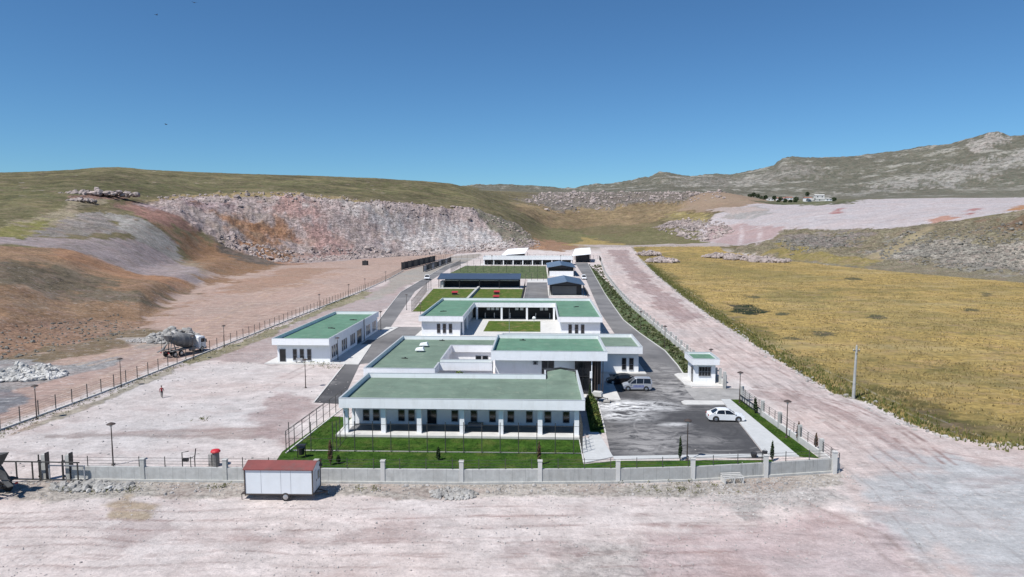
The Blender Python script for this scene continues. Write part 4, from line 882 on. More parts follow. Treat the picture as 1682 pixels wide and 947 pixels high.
# front wall
b = thing('perimeter_wall', 'low grey concrete wall with square pillars along the front of the site', 'wall', (-10, 63.6, 0))
FWL = [(-45.6, 63.0), (-30, 63.2), (-7.5, 63.6), (7.7, 64.5), (15.1, 65.3), (22.6, 66.7), (30.3, 68.3)]
part(lowwall(FWL, .28, -.2, 1.42), 'wall_panel', CWALL, b)
part(lowwall([(x, y-.0) for x, y in FWL], .62, -.2, .22), 'footing', CONC, b)
for px in (235, 370, 520, 629, 758, 887, 1015, 1138, 1258, 1371):
    y = np.interp(pxx(px, 64), [p_[0] for p_ in FWL], [p_[1] for p_ in FWL]); x = pxx(px, y)
    pl = part(MB().box(x-.2, x+.2, y-.2, y+.2, -.1, 2.2), 'pillar', CONC if px < 500 else CONCL, b)
    part(MB().box(x-.24, x+.24, y-.24, y+.24, 2.2, 2.28), 'cap', CONCL, pl)
for x, y in along([(-44, 63.02)]+FWL[1:], 2.55): part(MB().box(x-.03, x+.03, y-.03, y+.03, 1.42, 2.45), 'fence_post', POSTM, b)
part(wires(FWL, (1.7, 2.0, 2.3)), 'wire', POSTM, b)
# right wall south of the gate, then north of it
b = thing('side_wall', 'low concrete wall with pillars and railings beside the car park lawn', 'wall', (29.5, 82, 0))
SW = [(30.45, 68.5), (30.2, 73), (29.2, 86), (28.7, 96.2)]
part(lowwall(SW, .25, -.1, .75), 'wall_panel', CONCL, b)
for x, y in ((30.25, 72.4), (29.85, 77.5), (29.45, 82.8), (29.1, 88.2), (28.75, 96)):
    part(MB().box(x-.2, x+.2, y-.2, y+.2, 0, 2.1), 'pillar', CONC, b); 
for x, y in along(SW, 1.75): part(MB().box(x-.03, x+.03, y-.03, y+.03, .75, 1.9), 'fence_post', POSTM, b)
part(wires(SW, (1.05, 1.35, 1.65, 1.88)), 'wire', POSTM, b)
b = thing('road_wall', 'long pale concrete wall with pillars curving away beside the dirt road', 'wall', (28.4, 200, 0))
NW = [(28.45, 103.8), (28.4, 107.2), (28.3, 121.8), (28.1, 146.9), (27.9, 177.8), (27.6, 211), (28.2, 240), (29.4, 273), (31.8, 330), (35.7, 386), (38.5, 428)]
part(lowwall(NW, .25, -.1, 1.05), 'wall_panel', CONCL, b)
for x, y in along(NW, 5.2)[:70]: part(MB().box(x-.2, x+.2, y-.2, y+.2, 0, 2.0), 'pillar', CONC, b)
for x, y in along(NW, 2.6)[1:180:2][:90]: part(MB().box(x-.06, x+.06, y-.06, y+.06, 1.05, 1.85), 'fence_post', CONC, b)
part(wires(NW, (1.35, 1.7)), 'wire', POSTM, b)
part(MB().box(28.0, 28.4, 103.0, 103.4, 0, 2.6), 'gate_pillar', CONC, b); part(MB().box(28.0, 28.35, 105.4, 105.75, 0, 2.6), 'gate_pillar', CONC, b)
# left fence
b = thing('wire_fence', 'long wire fence with steel posts on a thin concrete kerb, left edge of the yard', 'fence', (-65, 200, 0))
LF = [(-66.2, 60), (-65.3, 78.5), (-64.7, 95), (-64.8, 150), (-65.2, 186), (-65.8, 254), (-68.5, 310), (-72.4, 360)]
part(lowwall(LF, .22, -.1, .22), 'kerb', CONCL, b)
for x, y in along(LF, 3.05)[:99]: part(MB().box(x-.045, x+.045, y-.045, y+.045, .2, 2.15), 'fence_post', POSTM, b)
part(wires(LF, (.5, .8, 1.1, 1.4, 1.7, 2.0), .008), 'wire', POSTM, b)
b = thing('back_fence', 'distant steel post fence closing the far end behind the kennels', 'fence', (-20, 500, 0))
BF = [(-74, 430), (-66, 478), (-40, 482), (0, 484), (30, 482), (41, 470), (38.8, 430)]
part(lowwall(BF, .3, -.1, .5), 'kerb', CONCL, b)
for x, y in along(BF, 4): part(MB().box(x-.07, x+.07, y-.07, y+.07, .5, 3.4), 'fence_post', POSTM, b)
part(wires(BF, (1.2, 2.2, 3.2), .02), 'wire', POSTM, b)
# tall cage fence rows at far left
for i, (p0, p1, hh) in enumerate((((-74.5, 366), (-68.5, 446), 4.3), ((-60.2, 352), (-58.0, 446), 3.3))):
    b = thing('cage_row', ['tall dark mesh cage row along the far left fence', 'second dark mesh cage row beside the left road'][i], 'cage', (*p0, 0), 0, 'dark cage rows')
    n = 12
    for k in range(n+1):
        q = Vector(p0)+(Vector(p1)-Vector(p0))*k/n; part(MB().box(q.x-.15, q.x+.15, q.y-.15, q.y+.15, 0, hh), 'cage_post', DARKM, b)
        if k < n:
            r_ = Vector(p0)+(Vector(p1)-Vector(p0))*(k+1)/n
            part(MB().add([(q.x, q.y+.3, .2), (r_.x, r_.y-.3, .2), (r_.x, r_.y-.3, hh-.2), (q.x, q.y+.3, hh-.2), (q.x+.1, q.y+.3, .2), (r_.x+.1, r_.y-.3, .2), (r_.x+.1, r_.y-.3, hh-.2), (q.x+.1, q.y+.3, hh-.2)], [(0,1,2,3),(7,6,5,4),(0,4,5,1),(2,6,7,3),(1,5,6,2),(0,3,7,4)]), 'mesh_panel', [POSTM, VOID][k % 2] if i == 0 or k % 3 else FRAME, b)
            part(MB().box(q.x, q.x+2.6, q.y+.2, q.y+.4, hh-.3, hh-.1), 'crossbar', DARKM, b)
# front lawn mesh fence with bent tops
def bent_fence(lbl, pts, step, hh=2.6, lean=(0, 0), name='mesh_fence', rails=(0.9, 1.8)):
    b = thing(name, lbl, 'fence', (*pts[0], 0))
    ps = along(pts, step); ps = ps[:100]
    for x, y in ps: part(MB().tube([(x, y, 0), (x, y, hh), (x+lean[0]*.7, y+lean[1]*.7, hh+.35)], .045 if pts[0][1] < 110 else .085, 6), 'fence_post', POSTM, b)
    part(wires(pts, rails, .015), 'rail', POSTM, b)
    if lean != (0, 0): part(wires([(x+lean[0]*.7, y+lean[1]*.7) for x, y in pts], (hh+.35,), .02), 'top_rail', POSTM, b)
    return b
bent_fence('tall mesh fence with bent posts along the left side of the front lawn', [(-27.6, 71.6), (-26.7, 90.0)], 2.25, 2.5, (.9, .1), rails=(1.0, 2.0, 2.5))
bent_fence('thin post fence across the front lawn before the veranda', [(-22.2, 72.3), (4.6, 72.5)], 2.0, 3.1, rails=(.12, 1.6, 3.1))
bent_fence('short post fence closing the left end of the veranda lawn', [(-27.4, 72.0), (-22.3, 72.2), (-22.6, 78.0)], 2.4, 3.0, rails=(.12, 1.5))
bent_fence('short fence between the veranda lawn and the path', [(4.75, 72.6), (4.75, 77.6)], 1.2, 3.0, rails=(.3, 1.4, 2.4))
bent_fence('mesh fence beside the left road around the dog lawns', [(-36.3, 192), (-41.5, 250), (-41.0, 258)], 3.6, 3.2, rails=(.4, 1.6, 3.0))
bent_fence('mesh fence in front of the far kennel lawn', [(-41, 352), (4, 352)], 4.0, 3.4, rails=(.4, 2.0, 3.4))
bent_fence('mesh fence behind the dark kennel shelter', [(-45, 345), (-47, 405), (-36, 407), (3, 407)], 4.0, 3.2, rails=(1.6, 3.2))
bent_fence('mesh fence right of the dog lawns', [(-5.4, 200), (-5.4, 262)], 4.0, 2.8, rails=(1.4, 2.8))
bent_fence('mesh fence between kennel shelter and farther shed', [(-6, 300), (4.2, 300)], 2.6, 2.8, rails=(1.4, 2.8))
bent_fence('railing on the right of the nearer gabled shed', [(16.6, 232), (16.6, 262)], 3.0, 1.6, rails=(.8, 1.6))
sheet('lawn', [(-36.2, 192), (-24.2, 192), (-24.2, 260.5), (-40.8, 260.5)], .04, LAWN2); sheet('lawn', rects(-22.8, -5.6, 192, 260.5), .044, LAWN2)
sheet('lawn', [(-46, 310), (3.8, 310), (3.8, 404), (-44, 404)], .03, LAWN3)
sheet('kennel_yard', rects(-5.2, 3.2, 195, 290), .02, ASPH)
sheet('paved_strip', rects(-5.2, 4.4, 291, 306), .04, CONCL)
# entrance gate on the left
b = thing('sliding_gate', 'grey steel frame sliding gate at the left end of the front wall', 'gate', (-49, 62.8, 0))
part(MB().box(-54.5, -44.3, 62.2, 62.3, 2.0, 2.1).box(-54.5, -44.3, 62.2, 62.3, .25, .33), 'rail', POSTM, b)
for x in (-54.4, -52.5, -50.6, -49.0, -48.2, -46.0, -44.5): part(MB().box(x-.05, x+.05, 62.2, 62.3, .25, 2.05), 'upright', POSTM, b)
part(MB().box(-47.6, -44.0, 62.5, 62.6, 1.55, 1.66).box(-47.6, -47.5, 62.5, 62.6, .3, 1.55).box(-44.1, -44.0, 62.5, 62.6, .3, 1.55), 'inner_frame', FRAME, b)
for i, x in enumerate((-48.3, -45.9)):
    b = thing('gate_pillar', ['tall rusty concrete gate pillar beside the sliding gate', 'tall concrete gate pillar at the start of the front wall'][i], 'pillar', (x, 63.0, 0), 0, 'gate pillars')
    MB().box(-.22, .22, -.22, .22, 0, 2.55).build('shaft', CONC, b); MB().box(.2, .3, -.25, .25, 0, 2.75).build('steel_channel', DARKM, b); MB().box(-.45, -.36, -.3, -.2, 0, 2.6).build('guide_post', POSTM, b)
    for z in (1.9, .35): MB().box(-.5, -.22, -.3, -.18, z, z+.15).build('roller_bracket', DARKM, b)
b = thing('road_gate', 'dark low steel sliding gate beside the car park entrance', 'gate', (28.6, 96, 0))
part(MB().beam((28.45, 96.3, .9), (28.95, 88.5, .9), .08).beam((28.45, 96.3, .2), (28.95, 88.5, .2), .08), 'rail', DARKM, b)
for k in range(9): part(MB().box(28.44+k*.06, 28.5+k*.06, 96.2-k*.95, 96.26-k*.95, .2, 1.5 if k == 0 else .95), 'upright', DARKM, b)
# ------------------------------------------------------------------ lamps
b = thing('street_lamp', 'x', 'lamp post', (0, 0, 0), 0, 'lamp posts around the site')
MB().lathe([(.17, 0), (.17, .12), (.09, .2)], n=10).build('base', BROWNM, b)
MB().lathe([(.075, .2), (.06, 2.2), (.045, 4.1)], n=8).build('pole', BROWNM, b)
hd = MB().lathe([(.05, 4.05), (.12, 4.1), (.14, 4.32), (.10, 4.36)], n=10).build('lamp_glass', LAMPG, b)
MB().lathe([(.42, 4.33), (.44, 4.38), (.30, 4.46), (.08, 4.55)], n=12).build('lamp_shade', BROWNM, b)
lamp0 = b; first = True
for x, y, s_, l_ in ((-64.3, 83, 1, 'brown lamp post by the left fence, nearest one of that fence'), (-64.2, 100.6, 1, 'brown lamp post by the left fence, second one along'),
    (-63.9, 122, 1, 'lamp post by the fence next to the mixer truck'), (-63.9, 134.5, 1, 'lamp post by the left fence, beyond the mixer truck'), (-64.2, 195.7, 1, 'far lamp post by the left fence, level with the courtyard building'),
    (-64.6, 228, 1, 'far lamp post on the left fence beyond the courtyard building'), (-65.2, 252, 1, 'distant lamp post before the cage row'), (-66, 290, 1, 'most distant lamp post along the left fence'),
    (-44.2, 67.2, 1, 'lamp post just behind the front wall, far left'), (-35.6, 101, 1, 'lamp post in the dirt yard before the detached building'), (-36.9, 122.2, .95, 'dark lamp post against the side of the detached building'),
    (-37.3, 158, 1, 'lamp post behind the detached building at the road junction'), (-31, 176, 1, 'lamp post left of the courtyard building'),
    (-38.6, 196, 1, 'lamp post by the fence of the dog lawns'), (29.0, 79.2, 1, 'lamp post on the right lawn strip, nearer one'), (28.0, 94.6, 1, 'lamp post at the gate end of the right lawn'), (15.7, 70.9, 1, 'dark lamp post in the front verge of the car park'),
    (25.4, 137.5, 1, 'lamp post in the weedy verge behind the gatehouse'), (23.9, 160.2, 1, 'lamp post in the weedy verge, level with the courtyard'), (23.6, 225, 1, 'lamp post in the verge near the nearer gabled shed'),
    (28.9, 114.5, .9, 'lamp post whose head shows just over the gatehouse'), (12.6, 405, 1.4, 'lamp post before the far kennel building, right one'), (-28, 402, 1.4, 'lamp post before the far kennel building, left one')):
    if first: lamp0.location = (x, y, 0); lamp0['label'] = l_; first = False
    else: c = copy_tree(lamp0, None, (x, y, 0), random.random()*3, l_); c.scale = (s_,)*3
# concrete utility pole
b = thing('utility_pole', 'tall grey concrete utility pole at the edge of the golden field', 'utility pole', (45.1, 97.9, 0))
MB().tube([(0, 0, 0), (.05, 0, 4), (.12, 0, 7.6)], [.24, .19, .14], 8).build('pole', M('pole_concrete', (.36, .37, .36), .9, .2, 2), b)
MB().box(-.35, .6, -.06, .06, 6.9, 7.02).box(.05, .2, -.3, .3, 6.5, 6.6).build('crossarm', POSTM, b)
for x, z in ((-.3, 7.02), (.12, 7.6), (.52, 7.02)): MB().lathe([(.05, 0), (.07, .06), (.04, .1), (.07, .15), (.03, .22)], (x, 0, z), 8).build('insulator', LAMPG, b)
MB().tube([(.12, 0, 7.6), (.13, 0, 8.4)], .02, 6).build('spike', POSTM, b)

# ------------------------------------------------------------------ vehicles
def wheel(parent, x, y, r=.33, wd=.22, name='wheel', rim=None):
    s_ = 1 if y > 0 else -1
    q = MB().lathe([(r*.5, -wd/2), (r*.93, -wd/2), (r, -wd*.3), (r, wd*.3), (r*.93, wd/2), (r*.5, wd/2)], (x, y, r), 18, 'y').build(name, TYRE, parent)
    yo = y+s_*wd*.42
    MB().lathe([(r*.6, -.04), (r*.6, .04), (r*.2, .07)] if s_ > 0 else [(r*.2, -.07), (r*.6, -.04), (r*.6, .04)], (x, yo, r), 14, 'y').build('rim', rim or RIM, q)
def car(name, lbl, cat, loc, rz, paint, kind='sedan', group=None):
    b = thing(name, lbl, cat, loc, rz, group)
    if kind == 'sedan':
        L, hw = 2.3, .9
        prof = [(-2.28,.30),(-2.3,.62),(-2.25,.9),(-2.05,1.0),(-1.5,1.02),(0,.98),(.95,.95),(1.7,.84),(2.12,.74),(2.28,.58),(2.28,.30),(2.1,.2),(-2.1,.22)]
        cab = [(-1.78,.98),(-1.05,1.42),(-.6,1.46),(.15,1.45),(.45,1.38),(1.2,.93)]; top = [(-1.1,1.425),(-.6,1.475),(.12,1.465),(.42,1.39)]; wx = (-1.38, 1.42)
    elif kind == 'van':
        L, hw = 2.15, .9
        prof = [(-2.12,.35),(-2.16,.7),(-2.14,1.12),(-1.2,1.15),(.6,1.12),(1.15,1.06),(1.8,.96),(2.1,.8),(2.15,.6),(2.12,.32),(1.9,.24),(-1.9,.26)]
        cab = [(-2.1,1.12),(-2.02,1.7),(-1.9,1.8),(.1,1.82),(.4,1.74),(1.25,1.05)]; top = [(-2.04,1.77),(-1.9,1.84),(.08,1.86),(.36,1.78)]; wx = (-1.3, 1.4)
    else:  # pickup
        L, hw = 2.5, .9
        prof = [(-2.5,.45),(-2.52,.7),(-2.5,1.08),(-1.0,1.1),(.9,1.06),(1.9,1.02),(2.4,.9),(2.48,.65),(2.45,.42),(2.2,.34),(-2.2,.38)]
        cab = [(-1.0,1.06),(-.9,1.6),(-.75,1.68),(.4,1.7),(.65,1.64),(1.35,1.04)]; top = [(-.92,1.66),(-.75,1.72),(.38,1.74),(.62,1.67)]; wx = (-1.5, 1.55)
    body = MB().side(prof, -hw, hw, 0, .16).build('body', paint, b)
    g = MB(); n = len(cab); v = []
    for s_, k in ((-1, 1), (1, 1)):
        for x, z in cab:
            up = (z-cab[0][1])/(max(c_[1] for c_ in cab)-cab[0][1]); v.append((x, s_*(hw-.06-.20*up), z))
    g.add(v, [tuple(range(n)), tuple(range(n, 2*n))[::-1]]+[((i+1) % n, i, n+i, n+(i+1) % n) for i in range(n)]); g.build('windows', GLASS, b)
    r_ = MB(); v = []; n = len(top)
    for y in (-hw+.22, hw-.22):
        v += [(x, y, z) for x, z in top]
    for y in (-hw+.25, hw-.25):
        v += [(x, y, z+.035) for x, z in top]
    f = [(2*n+i, 2*n+i+1, 3*n+i+1, 3*n+i) for i in range(n-1)]+[(i, i+1, 2*n+i+1, 2*n+i) for i in range(n-1)]+[(n+i+1, n+i, 3*n+i, 3*n+i+1) for i in range(n-1)]+[(0, 2*n, 3*n, n), (n-1, 2*n-1, 4*n-1, 3*n-1)]
    r_.add(v, f).build('roof', paint, b)
    pl = MB()
    zt_ = max(c_[1] for c_ in cab)
    for s_ in (-1, 1):
        y0, y1 = s_*(hw-.05), s_*(hw-.24)
        pl.beam((cab[-1][0], y0, cab[-1][1]), (cab[-2][0], y1, cab[-2][1]+.01), .07)
        pl.beam((cab[0][0], y0, cab[0][1]), (cab[1][0], y1, cab[1][1]+.01), .09 if kind == 'sedan' else .16)
        if kind == 'sedan': pl.beam((-1.35, y0, 1.0), (-1.15, y1, 1.38), .13)
        for xp in ((-.2,) if kind != 'van' else (-.9, .15)): pl.beam((xp, y0, cab[0][1]), (xp-.05, y1, zt_-.03), .06)
    pl.build('pillars', paint, b)
    for x in wx:
        for s_ in (-1, 1):
            ar = MB().lathe([(.42, -.02), (.42, .02)], (x, s_*(hw-.01), .36), 18, 'y').build('wheel_arch', VOID, b)
            wheel(b, x, s_*(hw-.06), .33)
    fx = prof[-4][0] if kind == 'sedan' else L
    for s_ in (-1, 1):
        MB().box(L-.16, L-.02, s_*.62-.16, s_*.62+.16, .62, .76).build('headlight', LIGHTC, b)
        MB().box(-L-.01, -L+.12, s_*.68-.12, s_*.68+.12, .72, .92).build('tail_light', TAILR, b)
        m_ = MB().box(.95, 1.1, s_*(hw+.02)-.08, s_*(hw+.02)+.08, 1.0, 1.14).build('mirror', paint if kind != 'black' else BLACKP, b)
    MB().box(L-.03, L+.01, -.5, .5, .38, .56).build('grille', DARKM, b); MB().box(-L-.03, -L+.02, -.26, .26, .5, .62).build('number_plate', PLATE, b)
    return b
car('parked_car', 'white four-door saloon parked alone on the asphalt near the right kerb', 'car', (24.0-.2, 86.2, .02), R(-1.5), PEARL, 'sedan')
v_ = car('parked_van', 'silver municipal van with blue side lettering parked in front of the black car', 'van', (14.75, 101.9, .02), R(180), SILVER, 'van')
ds = MB(); rnd = random.Random(3)
for k in range(8): ds.box(-.95+k*.2, -.95+k*.2+.14, .872, .9035, .66, .88)
ds.build('door_marking', BLUEP, v_); MB().box(-1.9, 1.9, .9, .912, .50, .545).build('side_stripe', BLUEP, v_)
MB().box(-1.6, 0, -.6, -.56, 1.88, 1.93).box(-1.6, 0, .56, .6, 1.88, 1.93).build('roof_rail', FRAME, v_)
car('parked_car', 'black saloon parked behind the silver van by the entrance porch', 'car', (12.9, 106.0, .02), R(182), BLACKP, 'sedan')
pk = car('pickup_truck', 'white pickup truck driving on the far left service road', 'pickup', (-50.2, 303, .02), R(-82), PEARL, 'pickup'); pk.scale = (1.25,)*3
c2 = car('small_van', 'white small van parked beside the far gabled shed on the right road', 'van', (20.0, 307, .02), R(-90), PEARL, 'van'); c2.scale = (1.1,)*3
def mixer(lbl, loc, rz, grp='concrete mixer trucks', MIXG=None, PEARL=PEARL):
    MIXG = MIXG or globals()['MIXG']
    b = thing('mixer_truck', lbl, 'mixer truck', loc, rz, grp)
    MB().box(-4.3, 3.6, -.42, -.3, .85, 1.1).box(-4.3, 3.6, .3, .42, .85, 1.1).box(-4.3, -4.1, -.42, .42, .85, 1.1).box(3.4, 3.6, -.42, .42, .85, 1.1).box(-1, -.8, -.42, .42, .85, 1.1).build('chassis', DARKM, b)
    cb = [(2.35,1.0),(2.3,2.75),(2.5,2.9),(3.7,2.9),(3.95,2.75),(4.15,1.7),(4.2,.6),(2.4,.6)]
    k = MB().side(cb, -1.2, 1.2, 0, .1).build('cab', PEARL, b)
    MB().add([(4.175, -1.0, 1.72), (4.175, 1.0, 1.72), (4.0, .95, 2.6), (4.0, -.95, 2.6), (4.14, -1.0, 1.7), (4.14, 1.0, 1.7), (3.9, .95, 2.62), (3.9, -.95, 2.62)], [(0,1,2,3),(7,6,5,4),(0,4,5,1),(1,5,6,2),(2,6,7,3),(3,7,4,0)]).build('windscreen', GLASS, k)
    for s_ in (-1, 1):
        MB().box(2.95, 3.85, s_*1.205-.015, s_*1.205+.015, 1.75, 2.5).build('side_window', GLASS, k)
        MB().box(3.9, 4.0, s_*1.45-.12, s_*1.45+.12, 1.7, 2.3).beam((3.9, s_*1.2, 2.3), (3.95, s_*1.45, 2.3), .05).build('mirror', DARKM, k)
    MB().box(4.12, 4.28, -1.2, 1.2, .45, .85).build('bumper', DARKM, b)
    # drum, tilted, with ribs
    dr = MB(); pr = [(.35, 0), (1.05, .35), (1.28, 1.2), (1.3, 2.3), (1.18, 3.1), (.85, 4.3), (.6, 4.9), (.62, 5.0)]
    dr.lathe(pr, n=20); a = R(-76); dr.v = [(2.0+p[2]*-math.cos(R(13))+p[0]*math.sin(R(13))*1, p[1], 2.15+p[2]*math.sin(R(13))+p[0]*math.cos(R(13))) for p in dr.v]
    d_ = dr.build('drum', MIXG, b, smooth=True)
    rb_ = MB()
    for t0 in (.6, 1.8, 3.0, 4.1):
        rr = np.interp(t0, [p[1] for p in pr], [p[0] for p in pr])+.035; rb_.lathe([(rr-.05, t0), (rr, t0), (rr, t0+.08), (rr-.05, t0+.08)], n=20)
    rb_.v = [(2.0+p[2]*-math.cos(R(13))+p[0]*math.sin(R(13)), p[1], 2.15+p[2]*math.sin(R(13))+p[0]*math.cos(R(13))) for p in rb_.v]; rb_.build('drum_rib', MIXG, d_)
    MB().beam((-2.6, -.9, 1.1), (-2.9, -.4, 3.0), .14).beam((-2.6, .9, 1.1), (-2.9, .4, 3.0), .14).beam((-3.9, -.8, 1.1), (-3.0, -.4, 3.0), .12).beam((-3.9, .8, 1.1), (-3.0, .4, 3.0), .12).build('rear_frame', MIXG, b)
    MB().add([(-3.0, -.5, 3.9), (-3.0, .5, 3.9), (-4.1, .6, 4.0), (-4.1, -.6, 4.0), (-2.9, -.25, 3.1), (-2.9, .25, 3.1), (-3.6, .3, 2.9), (-3.6, -.3, 2.9)], [(0,4,5,1),(1,5,6,2),(2,6,7,3),(3,7,4,0),(4,7,6,5),(0,1,2,3)]).build('hopper', MIXG, b)
    ch = MB(); ch.beam((-3.6, 0, 2.7), (-4.6, .35, 1.5), .5, .12).beam((-4.5, .3, 1.55), (-5.4, .55, 1.25), .42, .10); ch.build('chute', MIXG, b)
    MB().lathe([(.28, -.5), (.33, -.45), (.33, .45), (.28, .5)], (2.05, 0, 3.05), 12, 'y').build('water_tank', MIXG, b)
    for s_ in (-1, 1):
        fd = MB()
        for i in range(9): x0 = -3.9+i*.42; fd.box(x0, x0+.4, s_*1.2-.28, s_*1.2+.28, 1.16+.03*(i % 2), 1.28+.03*(i % 2))
        fd.build('mudguard', MIXG, b)
        MB().lathe([(.25, -.6), (.3, -.55), (.3, .55), (.25, .6)], (.9, s_*1.05, .85), 12, 'x').build('side_tank', MIXG, b)
        for x in (3.2, -1.7, -3.1): wheel(b, x, s_*1.05, .52, .32)
        MB().box(-4.35, -4.3, s_*.9-.15, s_*.9+.15, .9, 1.05).build('tail_light', TAILR, b)
    MB().beam((-4.2, .9, .8), (-4.3, .6, 3.2), .05).beam((-4.3, .75, 1.2), (-4.35, .55, 1.2), .04).beam((-4.25, .8, 2.0), (-4.32, .6, 2.0), .04).build('ladder', DARKM, b)
    return b
m1 = mixer('dusty grey concrete mixer truck driving on the dirt outside the left fence', (-68.3, 127, 0), R(73)); m1.scale = (1.05,)*3
m2 = mixer('dark mixer truck rear end cut off by the left edge of the photo', (-53.0, 59.6, 0), R(169), MIXG=M('sooty_steel', (.07, .07, .07), .8, .4, 1.4, stain=((.22, .21, .2), .5))); m2.scale = (1.0,)*3
# dust trail piles behind the truck are rubble below
# caravan-like site trailer
b = thing('site_trailer', 'white single-axle site trailer with rusty red roof parked before the front wall', 'trailer', (-23.45, 59.9, 0), R(.8))
x0, x1, y0, y1 = -3.08, 3.08, -1.15, 1.15
MB().box(x0, x1, y0, y1, .68, 2.95).build('body', PANEL, b)
fr = MB()
for x in (x0, x1):
    for y in (y0, y1): fr.box(x-.05, x+.05, y-.05, y+.05, .62, 2.97)
for y in (y0, y1): fr.box(x0, x1, y-.04, y+.04, .58, .69)
for x in (x0, x1): fr.box(x-.04, x+.04, y0, y1, .58, .69)
fr.build('frame', BROWNM, b)
for x in (-1.6, 0.2, 1.1): MB().box(x-.012, x+.012, y0-.012, y0, .72, 2.85).build('panel_seam', FRAME, b)
rf = MB(); rf.add([(x0-.12, y0-.12, 2.9), (x1+.12, y0-.12, 2.9), (x1+.12, 0, 3.35), (x0-.12, 0, 3.35), (x1+.12, y1+.12, 2.9), (x0-.12, y1+.12, 2.9), (x0-.12, y0-.12, 2.98), (x1+.12, y0-.12, 2.98), (x1+.12, 0, 3.43), (x0-.12, 0, 3.43), (x1+.12, y1+.12, 2.98), (x0-.12, y1+.12, 2.98)],
   [(0,3,2,1),(3,5,4,2),(6,7,8,9),(9,8,10,11),(0,1,7,6),(4,5,11,10),(1,2,8,7),(2,4,10,8),(3,0,6,9),(5,3,9,11)]); rf.build('roof', REDROOF, b)
MB().add([(x0, y0, 2.94), (x0, y1, 2.94), (x0, 0, 3.36), (x0+.02, y0, 2.94), (x0+.02, y1, 2.94), (x0+.02, 0, 3.36)], [(0,1,2),(5,4,3)]).add([(x1, y0, 2.94), (x1, y1, 2.94), (x1, 0, 3.36), (x1-.02, y0, 2.94), (x1-.02, y1, 2.94), (x1-.02, 0, 3.36)], [(2,1,0),(3,4,5)]).build('gable', PANEL, b)
dr = MB().box(x1, x1+.03, -.75, .0, .75, 2.6).build('door', M('trailer_door', (.5, .52, .55), .5), b); MB().box(x1+.03, x1+.06, -.12, -.04, 1.5, 1.7).build('handle', DARKM, dr)
wn = MB().box(x1, x1+.03, .3, .85, 1.5, 2.3).build('window', FRAME, b); MB().box(x1+.03, x1+.04, .35, .8, 1.55, 2.25).build('pane', GLASS, wn)
MB().box(x1, x1+.25, .9, 1.1, 2.55, 2.75).build('lamp_box', DARKM, b)
for s_ in (-1, 1): wheel(b, .6, s_*1.06, .40, .22)
MB().beam((.75, -.9, .38), (.75, .9, .38), .09).build('axle', DARKM, b)
MB().beam((x1, -.5, .52), (x1+1.0, 0, .5), .08).beam((x1, .5, .52), (x1+1.0, 0, .5), .08).beam((x1+.95, 0, .25), (x1+.95, 0, .65), .08).build('drawbar', BROWNM, b)
MB().box(x0-.5, x0, -.9, .0, .5, .56).beam((x0-.45, -.85, 0), (x0-.45, -.85, .5), .05).beam((x0-.45, -.05, 0), (x0-.45, -.05, .5), .05).build('step', BROWNM, b)
# small tow-behind machine at the porch
b = thing('towable_compressor', 'small dirty white wheeled machine standing on the porch edge', 'machine', (8.3, 94.9, .15), R(-20))
MB().prism(rects(-.75, .65, -.45, .45), .45, .62).build('chassis', DARKM, b)
MB().side([(-.75,.62),(-.75,1.1),(-.6,1.28),(.5,1.28),(.65,1.1),(.65,.62)], -.45, .45, 0, .06).build('hood', CONCL, b)
for s_ in (-1, 1): wheel(b, -.1, s_*.5, .3, .15)
MB().beam((.6, 0, .5), (1.5, 0, .35), .08).beam((1.45, 0, 0), (1.45, 0, .5), .06).build('drawbar', DARKM, b)
MB().box(1.0, 1.9, -.6, .1, 0, .22).build('sack', STONEG, b)
# barrel with red lid, bins, kennels
b = thing('waste_barrel', 'grey barrel with a bright red lid just behind the front wall', 'barrel', (-33.4, 67.4, 0)); b.scale = (.8,)*3
MB().lathe([(.42, 0), (.45, .1), (.44, 1.8), (.47, 1.85)], n=16).build('drum', M('barrel_grey', (.16, .16, .155), .7, .3, 3), b)
MB().box(-.85, -.45, -.3, .3, 0, 1.6).build('side_panel', STONEG, b)
MB().lathe([(.60, 1.86), (.62, 1.98), (.5, 2.15), (.2, 2.24)], n=16).build('lid', REDP, b)
b = thing('scrap_frame', 'bent dark metal frame left of the red-lidded barrel', 'scrap', (-35.4, 66.2, 0))
MB().tube([(-.9, 0, .9), (-.9, 0, 1.8), (-.2, 0, 1.95)], .05, 6).tube([(.3, .2, 1.2), (.5, .1, 2.2)], .05, 6).tube([(-.9, 0, 1.2), (.1, 0, 1.25), (.4, 0, 1.5), (.4, 0, 1.1)], .05, 6).tube([(-.9, 0, 0), (-.9, 0, 1)], .05, 6).tube([(.4, 0, 0), (.4, 0, 1.2)], .05, 6).build('frame', DARKM, b)
MB().box(-.8, -.3, -.2, .2, .9, 1.15).build('seat', DARKM, b)
b = thing('litter_bin', 'dark litter bin on a frame at the lawn corner behind the trailer', 'bin', (-25.4, 70.2, .03))
for x in (-.42, .42): MB().box(x-.04, x+.04, -.04, .04, 0, 1.3).build('leg', DARKM, b)
MB().lathe([(.28, .35), (.36, 1.05), (.38, 1.1)], n=12).build('bucket', DARKM, b); MB().box(-.45, .45, -.3, .3, 1.3, 1.42).build('roof', DARKM, b)
